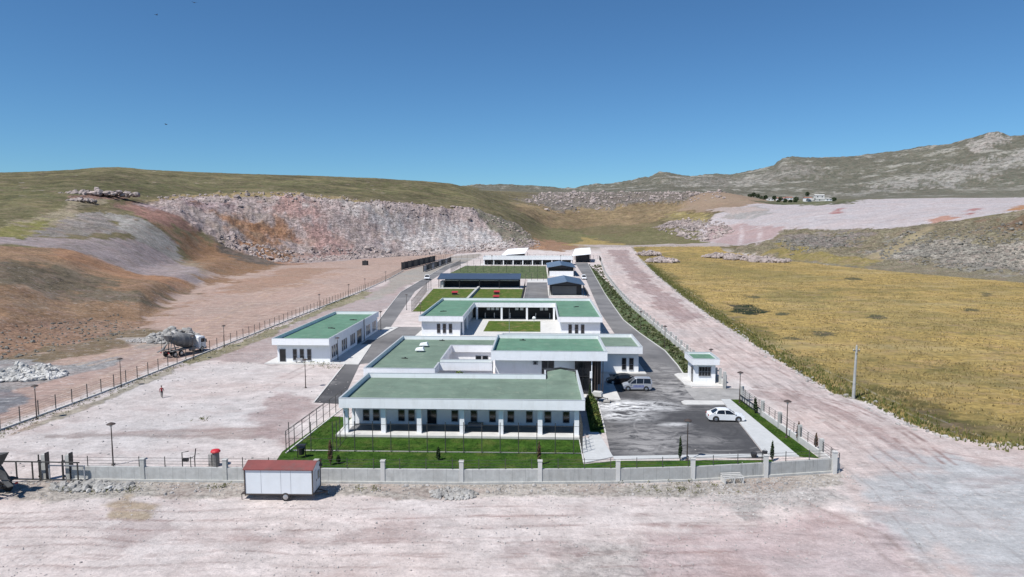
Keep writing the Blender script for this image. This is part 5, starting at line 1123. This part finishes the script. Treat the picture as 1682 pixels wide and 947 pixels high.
for i, (px, py, l_) in enumerate(((747, 484, 'small red-roofed dog house on the left dog lawn'), (816, 483, 'small red-roofed dog house at the back of the right dog lawn'), (815, 491, 'small red-roofed dog house at the front of the right dog lawn'))):
    x, y = G(px, py); b = thing('dog_house', l_, 'dog house', (x, y, .04), 0, 'red dog houses'); b.scale = (.72,)*3
    MB().box(-1.2, 1.2, -1, 1, 0, 1.1).build('wall', BROWNM, b); MB().box(-.4, .4, -1.02, -.99, .1, .8).build('opening', VOID, b)
    MB().add([(-1.5, -1.3, 1.1), (1.5, -1.3, 1.1), (1.5, 1.3, 1.6), (-1.5, 1.3, 1.6), (-1.5, -1.3, 1.25), (1.5, -1.3, 1.25), (1.5, 1.3, 1.75), (-1.5, 1.3, 1.75)], [(3,2,1,0),(4,5,6,7),(0,1,5,4),(1,2,6,5),(2,3,7,6),(3,0,4,7)]).build('roof', M('dull_red', (.35, .03, .035), .6), b)
b = thing('pallet', 'pale timber pallet stack leaning on the foot of the front wall', 'pallet', (18.8, 65.1, 0), R(8))
for k in range(4): MB().box(-1.0, 1.0, -.55+k*.3, -.4+k*.3, .55+k*.05, .6+k*.05).build('slat', CONCL, b)
for x in (-.9, 0, .9): MB().box(x-.06, x+.06, -.55, .55, 0, .55).build('bearer', CONCL, b)
b = thing('black_tank', 'small black box standing alone on the excavated floor', 'tank', (*G(600, 435), 0))
MB().box(-1.5, 1.5, -1.5, 1.5, 0, 2.6).box(-.4, .4, -.4, .4, 2.6, 2.9).build('tank', VOID, b); MB().box(-1.6, 1.6, -1.6, 1.6, 0, .2).build('base', DARKM, b)
for i, (px, py, s_, l_) in enumerate(((1240, 751, .35, 'black lump at the kerb corner beside the cypress'), (1252, 748, .3, 'black bucket right of the black lump at the car park corner'), (905+0, 732, .0, ''), )):
    if s_ == 0: continue
    x, y = G(px-2+i*6, py); b = thing('bucket', l_, 'bucket', (x, y, .02), 0, 'black buckets'); MB().lathe([(s_*.7, 0), (s_, .45), (s_*1.04, .47)], n=12).build('bucket', VOID, b); MB().tube([(-s_, 0, .45), (0, 0, .75), (s_, 0, .45)], .02, 5).build('handle', DARKM, b)
b = thing('bicycle_rack', 'grey tubular rack by the corner of the veranda', 'rack', (5.3, 75.5, .1), R(90))
for k in range(3): MB().tube([(-1.2+k*.9, 0, 0), (-1.2+k*.9, 0, .9), (-.8+k*.9, 0, .9), (-.8+k*.9, 0, 0)], .035, 6).build('hoop', FRAME, b)
MB().tube([(-1.3, 0, .05), (1.1, 0, .05)], .035, 6).build('rail', FRAME, b)
# ------------------------------------------------------------------ person
def person(x, y, rz):
    J = {'pelvis': (0,0,.95), 'waist': (0,0,1.1), 'chest': (0,.02,1.32), 'neck': (0,.02,1.50), 'head': (0,.04,1.64), 'top': (0,.03,1.74)}
    V = []; Rr = []; Ed = []; nm = {}
    def v(n, p, r, par=None):
        nm[n] = len(V); V.append(p); Rr.append(r)
        if par: Ed.append((nm[par], nm[n]))
    v('pelvis', J['pelvis'], (.155,.115)); v('waist', J['waist'], (.14,.105), 'pelvis'); v('chest', J['chest'], (.175,.12), 'waist')
    v('neck', J['neck'], (.055,.055), 'chest'); v('head', J['head'], (.085,.10), 'neck'); v('top', J['top'], (.07,.08), 'head')
    for s_, st in ((-1, .22), (1, -.18)):
        t_ = 'l' if s_ < 0 else 'r'
        v(t_+'sh', (s_*.19,.02,1.42), (.06,.06), 'chest'); v(t_+'el', (s_*.26,-st*.5,1.15), (.045,.045), t_+'sh'); v(t_+'wr', (s_*.26,-st*.9+.08,.92), (.03,.03), t_+'el')
        v(t_+'pa', (s_*.26,-st*1.0+.10,.86), (.034,.024), t_+'wr')
        for k in range(4): v(t_+'f%d' % k, (s_*.26+.0,-st*1.0+.075+k*.019,.80-.004*(k in (1, 2))), (.009,.009), t_+'pa'); v(t_+'g%d' % k, (s_*.245,-st*1.0+.08+k*.019,.765-.006*(k in (1, 2))), (.008,.008), t_+'f%d' % k)
        v(t_+'th', (s_*.245,-st*1.0+.15,.83), (.011,.011), t_+'pa')
        v(t_+'hip', (s_*.09,0,.90), (.095,.095), 'pelvis'); v(t_+'kn', (s_*.10,st*.6+.03,.50), (.062,.062), t_+'hip'); v(t_+'an', (s_*.10,st,.09), (.042,.042), t_+'kn'); v(t_+'to', (s_*.11,st+.17,.035), (.04,.03), t_+'an')
    me = bpy.data.meshes.new('b_'); me.from_pydata(V, Ed, []); o = bpy.data.objects.new('b_', me); C.objects.link(o)
    sk = o.modifiers.new('s', 'SKIN'); su = o.modifiers.new('u', 'SUBSURF'); su.levels = 1
    for i, r_ in enumerate(Rr): me.skin_vertices[0].data[i].radius = r_
    me.skin_vertices[0].data[0].use_root = True
    dg = bpy.context.evaluated_depsgraph_get(); dg.update(); ev = bpy.data.meshes.new_from_object(o.evaluated_get(dg)); bpy.data.objects.remove(o)
    b = thing('person', 'person in a red top and dark trousers walking alone across the dirt yard', 'person', (x, y, 0), rz)
    ev.materials.clear()
    for m_ in (M('red_top', (.22, .02, .025), .8), M('dark_trousers', (.02, .022, .03), .8), M('skin', (.42, .25, .18), .6), VOID): ev.materials.append(m_)
    for p_ in ev.polygons:
        z = p_.center.z; xx = abs(p_.center.x)
        p_.material_index = 2 if z > 1.5 or (xx > .2 and z < .93) else 0 if (z > .98 or xx > .2) else 1 if z > .09 else 3
        p_.use_smooth = True
    ev.name = 'body'; bo = bpy.data.objects.new('body', ev); C.objects.link(bo); bo.parent = b
    MB().lathe([(.085, 1.66), (.108, 1.70), (.10, 1.76), (.05, 1.80)], (0, .02, 0), 12).build('hair', VOID, b)
    MB().box(-.012, .012, .12, .155, 1.63, 1.665).box(-.04, -.02, .115, .13, 1.675, 1.69).box(.02, .04, .115, .13, 1.675, 1.69).box(-.025, .025, .11, .125, 1.59, 1.60).build('face', BROWNM, b)
px_, py_ = G(266, 653); person(px_, py_, R(20))
# ------------------------------------------------------------------ vegetation
def leaves(mb, c, r, n, s, rr=None, shape='ball'):
    rr = rr or random
    for _ in range(n):
        while True:
            p = Vector((rr.uniform(-1, 1), rr.uniform(-1, 1), rr.uniform(-1, 1)))
            if p.length <= 1: break
        if p.length < .45 and rr.random() < .6: p *= 1.6
        q = Vector(c)+Vector((p.x*r[0], p.y*r[1], p.z*r[2]))
        if shape == 'cone': k = 1-.75*(p.z+1)/2; q.x = c[0]+(q.x-c[0])*k; q.y = c[1]+(q.y-c[1])*k
        a = Vector((rr.gauss(0, 1), rr.gauss(0, 1), rr.gauss(0, 1))).normalized(); b_ = a.orthogonal().normalized()
        d_ = a.cross(b_); s2 = s*rr.uniform(.6, 1.3)
        mb.add([q-b_*s2, q+d_*s2*.5, q+b_*s2, q-d_*s2*.5], [(0, 1, 2, 3)])
def sapling(lbl, x, y, h_, w_, m_, name='cypress_tree', cat='young tree', z=.0, grp='young trees along the walls'):
    b = thing(name, lbl, cat, (x, y, z), 0, grp); MB().tube([(0, 0, 0), (.03, 0, h_*.5), (0, .02, h_*.95)], [.05, .03, .01], 6).build('trunk', BARK, b)
    l_ = MB(); leaves(l_, (0, 0, h_*.56), (w_, w_, h_*.46), int(260+500*w_), .10, shape='cone'); l_.build('crown', m_, b); return b
for px, py, h_, w_, m_, l_ in ((543, 764, 2.7, .38, LEAFB, 'browned dying cypress on the lawn behind the trailer'), (720, 756, 1.5, .32, LEAFD, 'small dark cypress on the middle of the front lawn'),
    (885.5, 764, 2.6, .28, LEAFB, 'thin brown sapling beside a wall pillar on the front lawn'), (1117, 756, 2.6, .28, LEAFD, 'narrow green cypress beside the dark lamp post'),
    (1268, 757, 2.2, .32, LEAFD, 'dark cypress at the car park corner behind the front wall'), (1240.5, 679, 2.2, .42, LEAFD, 'dark bushy cypress on the gate end of the right lawn'),
    (1311, 726, 2.4, .38, LEAFB, 'brownish cypress on the middle of the right lawn'), (1340, 737, 1.8, .3, LEAFB, 'bare pinkish sapling near the corner of the right lawn'),
    (556, 762, 1.0, .3, LEAFD, 'tiny leafy sapling right of the browned cypress'), (969, 668, 3.3, .4, LEAFD, 'tall dark cypress at the back of the porch hedge')):
    x, y = G(px, py); sapling(l_, x, y, h_, w_, m_)
def bush(lbl, x, y, r, h_, m_, n=400, s=.12, z=0, name='shrub', grp=None, sh='ball'):
    b = thing(name, lbl, 'shrub', (x, y, z), 0, grp); l_ = MB(); leaves(l_, (0, 0, h_*.52), (r, r, h_*.55), n, s, shape=sh); l_.build('foliage', m_, b)
    MB().tube([(0, 0, 0), (.02, .02, h_*.5)], [.05, .02], 5).build('stem', BARK, b); return b
for i in range(9):
    y = 81.6+i*1.45; bush(['leafy hedge shrub nearest the path in the porch bed', 'second hedge shrub of the porch bed', 'third hedge shrub of the porch bed', 'fourth hedge shrub of the porch bed', 'middle hedge shrub of the porch bed', 'sixth hedge shrub of the porch bed', 'seventh hedge shrub of the porch bed', 'eighth hedge shrub of the porch bed', 'hedge shrub at the porch end of the bed'][i],
         7.0+.15*random.random(), y, .62, 1.3+.5*random.random(), LEAFY if i % 2 else LEAFM, 520, .13, .04, 'hedge_shrub', 'hedge shrubs beside the car park')
bush('shrub growing in the light well of the main building', -11.6, 97.4, .8, 3.6, LEAFM, 300, .2)
# weeds, verge shrubs (uncountable)
vb = MB(); rr = random.Random(5)
vp = RK[1:]
for i in range(520):
    y = 113.5+(rr.random()**1.7)*300; xa = np.interp(y, [q[1] for q in vp], [q[0] for q in vp])+.5; xb = np.interp(y, [q[1] for q in NW], [q[0] for q in NW])-.4
    if xb-xa < .3: continue
    x = rr.uniform(xa, xb); s_ = rr.uniform(.2, .6); leaves(vb, (x, y, s_*.5), (s_, s_, s_*.7), 16, .16*(1+y/400), rr)
o = vb.build('verge_weeds', leaf_mat('verge_leaves', (.045, .06, .025), (.12, .13, .055), .8)); tag(o, 'dark weeds and low shrubs filling the verge along the pale road wall', 'weeds', kind='stuff')
wb = MB()
for (px, py, n, sp_, hh) in ((527, 600, 26, 1.6, .45), (545, 605, 18, 1.3, .5), (515, 596, 12, 1.2, .35), (366, 800, 10, .5, .3), (212, 806, 8, .7, .3), (108, 806, 5, .4, .3), (1100, 790, 26, 3.2, .25), (1070, 795, 16, 2.5, .2), (1115, 806, 10, 1.0, .3), (600, 806, 10, .8, .25), (335, 688, 8, .8, .2), (1390, 645, 14, 1.2, .5), (140, 806, 10, 1, .2)):
    cx, cy = G(px, py)
    for k in range(n):
        x, y = cx+rr.gauss(0, sp_), cy+rr.gauss(0, sp_*.5); leaves(wb, (x, y, hh*.4), (.3, .3, hh), 14, .08, rr)
for k in range(1400):
    y = 66+rr.random()**1.5*190; x = np.interp(y, [q[1] for q in LF], [q[0] for q in LF])+rr.gauss(.9, .8); s_ = rr.uniform(.08, .2); leaves(wb, (x, y, s_*.5), (s_*2, s_*2, s_), 6, .08, rr)
o = wb.build('weeds', LEAFY); tag(o, 'olive weeds scattered along fences and walls of the dirt yard', 'weeds', kind='stuff')
# field grass tufts (uncountable)
def tufts(name, lbl, pts, m_, hmin, hmax, wd):
    n = len(pts); P = np.array(pts, float); k = 3; a = rng.random((n, k))*6.283; hgt_ = rng.uniform(hmin, hmax, (n, k)); w2 = wd*rng.uniform(.6, 1.4, (n, k))
    ox = rng.normal(0, wd*.6, (n, k)); oy = rng.normal(0, wd*.6, (n, k)); lx = rng.normal(0, .25, (n, k))*hgt_; ly = rng.normal(0, .25, (n, k))*hgt_
    bx = P[:, None, 0]+ox; by = P[:, None, 1]+oy; bz = P[:, None, 2]-.03+0*ox
    v = np.stack([np.stack([bx-np.cos(a)*w2, by-np.sin(a)*w2, bz], -1), np.stack([bx+np.cos(a)*w2, by+np.sin(a)*w2, bz], -1), np.stack([bx+lx, by+ly, bz+hgt_], -1)], 2).reshape(-1, 3).astype(np.float32)
    me = bpy.data.meshes.new(name); nv = len(v); me.vertices.add(nv); me.vertices.foreach_set('co', v.ravel()); me.loops.add(nv); me.loops.foreach_set('vertex_index', np.arange(nv, dtype=np.int32))
    me.polygons.add(nv//3); me.polygons.foreach_set('loop_start', np.arange(0, nv, 3, dtype=np.int32)); me.update(calc_edges=True); me.materials.append(m_)
    o = bpy.data.objects.new(name, me); C.objects.link(o); return tag(o, lbl, 'grass', kind='stuff')
def scatter(poly, n, keep=None, near=1.):
    P = np.array(poly); out = []
    x = rng.uniform(P[:, 0].min(), P[:, 0].max(), n*3); u = rng.random(n*3)**near; y = P[:, 1].min()+u*(P[:, 1].max()-P[:, 1].min())
    ins = np.zeros(len(x), bool)
    for i in range(len(P)):
        a, b_ = P[i], P[(i+1) % len(P)]; c_ = (a[1] > y) != (b_[1] > y); ins ^= c_ & (x < (b_[0]-a[0])*(y-a[1])/((b_[1]-a[1]) or 1e-9)+a[0])
    x, y = x[ins], y[ins]
    if keep: k = keep(x, y); x, y = x[k], y[k]
    return x[:n], y[:n]
fw = [W(*q) for q in FIELD]
clump = lambda x, y: fbm(x, y, 6, 4) > rng.uniform(.3, .62, len(x))
x, y = scatter(fw, 60000, clump, 1.9)
zz = np.array([zt(a, b_) for a, b_ in zip(x[:42000], y[:42000])]); x = x[:42000]; y = y[:42000]
tufts('field_grass', 'dry golden grass standing across the big field', list(zip(x, y, zz)), leaf_mat('straw', (.20, .155, .065), (.40, .32, .16), .25), .15, .42, .10)
edge = [G(*q) for q in FIELD[:15]]
ex = []; cum = along(edge, .16)
for (a, b_) in cum:
    if 70 < b_ < 420:
        for _ in range(3): ex.append((a+abs(rng.normal(0, 2.2))-.2, b_+rng.normal(0, 1.2)))
ex = [(a, b_, zt(a, b_)) for a, b_ in ex]; tufts('verge_grass', 'green and olive grass along the field edge by the dirt road', ex, GREENG, .2, .6, .09)
x, y = scatter([(-27.5, 64.6), (0, 65), (4.6, 65.4), (4.6, 77.3), (-23.6, 77.3), (-27, 85)], 9000); gg = [(a, b_, .03) for a, b_ in zip(x, y)]
x, y = scatter([(28.05, 72.6), (29.9, 72.3), (28.5, 96.5), (27.35, 96.5)], 3500); gg += [(a, b_, .035) for a, b_ in zip(x, y)]
tufts('lawn_grass', 'short bright green lawn grass before the veranda and car park', gg, LEAFM if False else leaf_mat('grass_blades', (.02, .06, .008), (.10, .15, .03), .35), .04, .13, .035)
# ------------------------------------------------------------------ stones and rubble
def rocks(mb, pts, rr):
    t_ = (1+5**.5)/2
    iv = [(-1,t_,0),(1,t_,0),(-1,-t_,0),(1,-t_,0),(0,-1,t_),(0,1,t_),(0,-1,-t_),(0,1,-t_),(t_,0,-1),(t_,0,1),(-t_,0,-1),(-t_,0,1)]
    fc = [(0,11,5),(0,5,1),(0,1,7),(0,7,10),(0,10,11),(1,5,9),(5,11,4),(11,10,2),(10,7,6),(7,1,8),(3,9,4),(3,4,2),(3,2,6),(3,6,8),(3,8,9),(4,9,5),(2,4,11),(6,2,10),(8,6,7),(9,8,1)]
    for x, y, z, s_ in pts:
        a = rr.random()*6.28; sx, sy, sz = (s_*rr.uniform(.7, 1.3)/1.9, s_*rr.uniform(.6, 1.1)/1.9, s_*rr.uniform(.45, .95)/1.9); ca, sa = math.cos(a), math.sin(a); v = []
        for p in iv:
            k = rr.uniform(.75, 1.2); u, w_, h_ = p[0]*sx*k, p[1]*sy*k, p[2]*sz*k; v.append((x+u*ca-w_*sa, y+u*sa+w_*ca, z+h_+s_*.15))
        mb.add(v, fc)
def heap(name, lbl, cat, cx, cy, rx, ry, h_, n, smin, smax, m_, slabs=0, m2=None, rot=0, grp=None):
    z0 = zt(cx, cy); b = thing(name, lbl, cat, (cx, cy, z0), rot, grp); mb = MB(); pts = []
    for _ in range(n):
        a = rr.random()*6.283; q = rr.random()**.6; x, y = q*rx*math.cos(a), q*ry*math.sin(a)
        top = h_*max(0, 1-q*q)*(.6+.4*math.sin(x*1.3+cx)*math.cos(y*1.1)); pts.append((x, y, rr.uniform(0, 1)**.4*max(top, 0), rr.uniform(smin, smax)))
    rocks(mb, pts, rr); mb.build('stones', m_, b)
    for k in range(slabs):
        x, y = rr.uniform(-rx*.7, rx*.7), rr.uniform(-ry*.7, ry*.4); L_ = rr.uniform(1.0, 2.6)*(1 if h_ > 1 else .55); a = rr.uniform(-.6, .6); z = h_*.5*(1-(x/rx)**2)
        MB().beam((x-L_/2*math.cos(a), y-L_/2*math.sin(a), z*.6), (x+L_/2*math.cos(a), y+L_/2*math.sin(a), z*.6+rr.uniform(.1, .9)*min(1, h_/1.2)), .9*(1 if h_ > 1 else .5), .14).build('broken_slab', m2 or CONCL, b)
    return b
STONEW = M('white_rubble', (.46, .45, .43), .95, .5, 1.6, bump=.03, stain=((.16, .15, .13), .5))
x, y = G(50, 617); heap('rubble_heap', 'large heap of broken concrete and slabs at the left outside the fence', 'rubble', x, y, 5.6, 4.0, 2.3, 900, .15, .7, STONEW, 16)
x, y = G(-5, 622); heap('rubble_heap', 'continuation of the rubble heap cut by the left edge', 'rubble', x, y, 3.5, 3.5, 1.6, 350, .15, .65, STONEW, 6)
x, y = G(283, 556); heap('rubble_heap', 'grey rubble heap behind the moving mixer truck', 'rubble', x, y, 5.2, 6, 2.6, 600, .25, .9, STONEG, 6)
x, y = G(240, 560); heap('rubble_heap', 'low pale spill of stones left of the truck heap', 'rubble', x, y, 4, 2, .5, 320, .15, .45, STONE, 2)
x, y = G(745, 812); heap('rubble_heap', 'heap of cut branches and pale stones before the middle of the front wall', 'rubble', x, y, 2.2, 1.3, .5, 300, .06, .3, STONEG, 0)
x, y = G(150, 800); heap('rubble_heap', 'flat heap of broken slabs before the gate end of the wall', 'rubble', x, y, 4.0, 1.2, .4, 260, .08, .45, STONEG, 6)
for px, py, rx, ry, n, l_ in ((1066, 418, 14, 12, 220, 'pale rock pile near the bend of the dirt road'), (1088, 430, 16, 10, 200, 'pale rock pile in the golden field, right part'), (1185, 422, 22, 9, 260, 'long rock bank across the back of the golden field'), (1228, 426, 26, 10, 300, 'right part of the rock bank at the back of the field'), (1265, 430, 22, 8, 120, 'scattered rocks at the end of the field bank')):
    x, y = W(px, py); heap('rock_pile', l_, 'rocks', x, y, rx*.62, ry*1.2, 3., n, .6, 2.3, STONEP, 0, grp='rock piles in the field')
x, y = W(160, 321); heap('rock_outcrop', 'reddish rock outcrop at the edge of the green plateau', 'rocks', x, y, 26, 8, 3, 130, .8, 2.8, STONEP)
x, y = W(133, 331); heap('rock_outcrop', 'small reddish rocks below the plateau outcrop', 'rocks', x, y, 8, 5, 2, 40, .6, 2., STONEP)
# loose stones: along the wall foot, on the yard, cliff boulders
ls = MB(); pts = []
for _ in range(1100):
    x = rr.uniform(-50, 31); y = np.interp(x, [q[0] for q in FWL], [q[1] for q in FWL])-.5-abs(rr.gauss(0, 1.5)); pts.append((x, y, 0, rr.uniform(.03, .13)*(2.2 if rr.random() < .06 else 1)))
for _ in range(900): x, y = G(rr.gauss(1230, 75), rr.gauss(805, 18)); pts.append((x, y, 0, rr.uniform(.03, .14)))
for _ in range(1200):
    x = rr.uniform(-64, 30); y = rr.uniform(40, 61); pts.append((x, y, 0, rr.uniform(.03, .10)))
for _ in range(700): y = rr.uniform(64, 180); x = rr.uniform(-64, -28 if y < 110 else -50); pts.append((x, y, 0, rr.uniform(.04, .16)))
for (a, b_) in along([G(*q) for q in FIELD[1:15]], .35):
    if rr.random() < .7: pts.append((a+rr.gauss(-.3, .6), b_+rr.gauss(-.3, .5), zt(a, b_), rr.uniform(.06, .4)))
rocks(ls, pts, rr)
cl = MB(); pts = []
for _ in range(5200):
    x = rr.uniform(-50, 58); y = 38+rr.random()**1.3*26
    if fbm(np.array([x]), np.array([y]), 7, 3)[0] > rr.uniform(.38, .6) and not (-52 < x < 31 and y > 62): pts.append((x, y, zt(x, y), rr.uniform(.03, .085)*(1.8 if rr.random() < .04 else 1)))
rocks(cl, pts, rr); o = cl.build('dirt_clods', M('dirt_clod', (.42, .375, .36), .95, .35, 1.2)); tag(o, 'small clods and gravel lying over the graded dirt in the foreground', 'gravel', kind='stuff')
o = ls.build('loose_stones', STONE); tag(o, 'loose pale stones scattered over the dirt and along the wall foot', 'stones', kind='stuff')
cb = MB(); pts = []
def srock(poly, n, s0, s1, zoff=0):
    W_ = [W(*q) for q in poly]; x, y = scatter(W_, n); 
    for a, b_ in zip(x, y): pts.append((a, b_, zt(a, b_), rng.uniform(s0, s1)*(2 if rng.random() < .05 else 1)))
srock(q, 100, 1, 2) if False else None
srock([(340,385),(480,432),(600,424),(700,419),(800,413),(890,408),(885,396),(800,400),(600,408),(480,415),(380,385)], 1800, .4, 1.5)
srock([(230,322),(330,318),(480,316),(600,329),(780,344),(880,385),(870,392),(780,362),(600,345),(480,335),(330,335)], 900, .4, 1.4)
srock([(860,332),(890,316),(1000,319),(1120,318),(1200,316),(1190,328),(1060,337),(960,347),(900,347)], 1300, .9, 3.2)
srock([(1075,374),(1100,363),(1190,362),(1210,380),(1150,396)], 420, .7, 2.)
o_ = len(pts)
rocks(cb, pts, rr); o = cb.build('pink_boulders', STONEP); tag(o, 'pinkish boulders strewn along the quarry face and valley rim', 'boulders', kind='stuff')
cb = MB(); pts = []
srock([(1420,420),(1480,385),(1600,372),(1750,365),(1750,455),(1600,445),(1480,432)], 900, .3, 1.1)
srock([(1270,395),(1400,384),(1430,400),(1300,420)], 300, .4, 1.3)
srock([(0,596),(110,572),(240,545),(200,515),(60,530),(0,540)], 260, .12, .4)
rocks(cb, pts, rr); o = cb.build('grey_boulders', STONED); tag(o, 'small grey rocks on the slopes below the terrace and on the mound', 'rocks', kind='stuff')
# ------------------------------------------------------------------ far village
RT = M('red_tiles', (.30, .14, .10), .8)
names = ['white farmhouse in the middle of the far village', 'long white barn right of the farmhouse in the far village', 'low pale house at the right end of the far village', 'pale house left of the village trees', 'pink-walled house above the village barn', 'small white house at the left of the far village', 'grey shed among the village trees', 'white shed before the village farmhouse']
for i, (px, py, wd, dp, hh) in enumerate(((1328, 324.5, 14, 10, 8), (1352, 325.5, 26, 8, 5.5), (1362, 326, 12, 8, 4), (1284, 325, 16, 9, 5), (1347, 320, 18, 9, 6), (1266, 325.5, 12, 8, 4.5), (1297, 324, 12, 8, 4.5), (1334, 327, 16, 7, 4))):
    dd = 1480; a_, _ = ray(px, py); X = dd*math.sin(a_); Y = dd*math.cos(a_); x = X*math.cos(YAW)-Y*math.sin(YAW); y = X*math.sin(YAW)+Y*math.cos(YAW); z = zt(x, y)
    zt_ = CAMH+ray(px, py-3)[1]*dd; z = max(z, zt_-hh-3)
    b = thing('village_house', names[i], 'house', (x, y, z-1), 0, 'far village houses')
    MB().box(-wd/2, wd/2, 0, dp, 0, hh).build('wall', [WHITE, CONCL][i % 3 == 1], b)
    MB().add([(-wd/2-.5, -.5, hh), (wd/2+.5, -.5, hh), (wd/2+.5, dp/2, hh+2), (-wd/2-.5, dp/2, hh+2), (wd/2+.5, dp+.5, hh), (-wd/2-.5, dp+.5, hh)], [(0,1,2,3),(3,2,4,5),(0,3,5),(1,4,2),(0,5,4,1)]).build('roof', [RT, CONCL, STONEG][i % 3], b)
    for k in (-1, 1): MB().box(k*wd*.25-1, k*wd*.25+1, -.1, .05, hh*.35, hh*.7).build('window', VOID, b)
kinds = ['leftmost dark tree of the far village row', 'tree above the left slope of the far village', 'round tree beside the pale village house', 'tall tree in the village row', 'dark tree between village shed and farmhouse', 'broad tree behind the village farmhouse', 'tree at the right end of the village barn', 'low tree at the foot of the village', 'small tree in the field below the village', 'second small tree in the field below the village', 'third small tree in the field below the village', 'lone tree left of the field trees', 'bushy tree behind the left village house', 'tree at the left rim by the mound', 'dark bush tree on the mound rim']
for i, (px, py, r_) in enumerate(((1258, 322, 4.5), (1245, 320, 4.5), (1282, 325, 5), (1272, 323, 4.5), (1308, 325, 5), (1326, 317, 4.5), (1370, 327, 4.5), (1290, 328, 4), (1298, 334, 3.5), (1306, 334, 3.5), (1289, 334, 3), (1278, 333, 3), (1252, 324, 6), (1232, 320, 5), (1238, 318, 5))):
    dd = 1470 if py < 330 else 1300; a_, te = ray(px, py); X = dd*math.sin(a_); Y = dd*math.cos(a_); x = X*math.cos(YAW)-Y*math.sin(YAW); y = X*math.sin(YAW)+Y*math.cos(YAW); z = max(zt(x, y), CAMH+te*dd-r_*1.2)
    b = thing('village_tree', kinds[i], 'tree', (x, y, z-1), 0, 'far village trees'); MB().tube([(0, 0, 0), (0, 0, r_)], .4, 6).build('trunk', BARK, b)
    l_ = MB(); leaves(l_, (0, 0, r_*1.1), (r_, r_, r_*.9), 260, 1.1); l_.build('crown', LEAFD, b)
# birds
for i, (px, py) in enumerate(((273, 204), (257, 24), (319, 4))):
    a_, te = ray(px, py); dd = 90.; X = dd*math.sin(a_); Y = dd*math.cos(a_)
    b = thing('flying_bird', ['lowest of the three dark birds in the left sky', 'leftmost of the three dark birds in the sky', 'highest of the three dark birds near the top edge'][i], 'bird', (X*math.cos(YAW)-Y*math.sin(YAW), X*math.sin(YAW)+Y*math.cos(YAW), CAMH+te*dd), 1.1*i, 'birds in the sky')
    m_ = MB().lathe([(.005, -.16), (.035, -.08), (.04, .02), (.025, .1), (.008, .15)], n=8, axis='x')
    m_.add([(-.05, .02, .01), (.06, .02, .01), (.02, .22, .08), (-.04, .2, .07), (-.12, .38, .04), (-.05, .02, -.005), (.06, .02, -.005), (.02, .22, .065), (-.04, .2, .055)], [(0,1,2,3),(3,2,4),(8,7,6,5),(4,7,8)])
    m_.add([(-.05, -.02, .01), (.06, -.02, .01), (.02, -.22, .08), (-.04, -.2, .07), (-.12, -.38, .04), (-.05, -.02, -.005), (.06, -.02, -.005), (.02, -.22, .065), (-.04, -.2, .055)], [(3,2,1,0),(4,2,3),(5,6,7,8),(8,7,4)])
    m_.add([(-.14, -.01, 0), (-.14, .01, 0), (-.24, .04, 0), (-.24, -.04, 0)], [(0,1,2,3)]); m_.build('body', VOID, b)
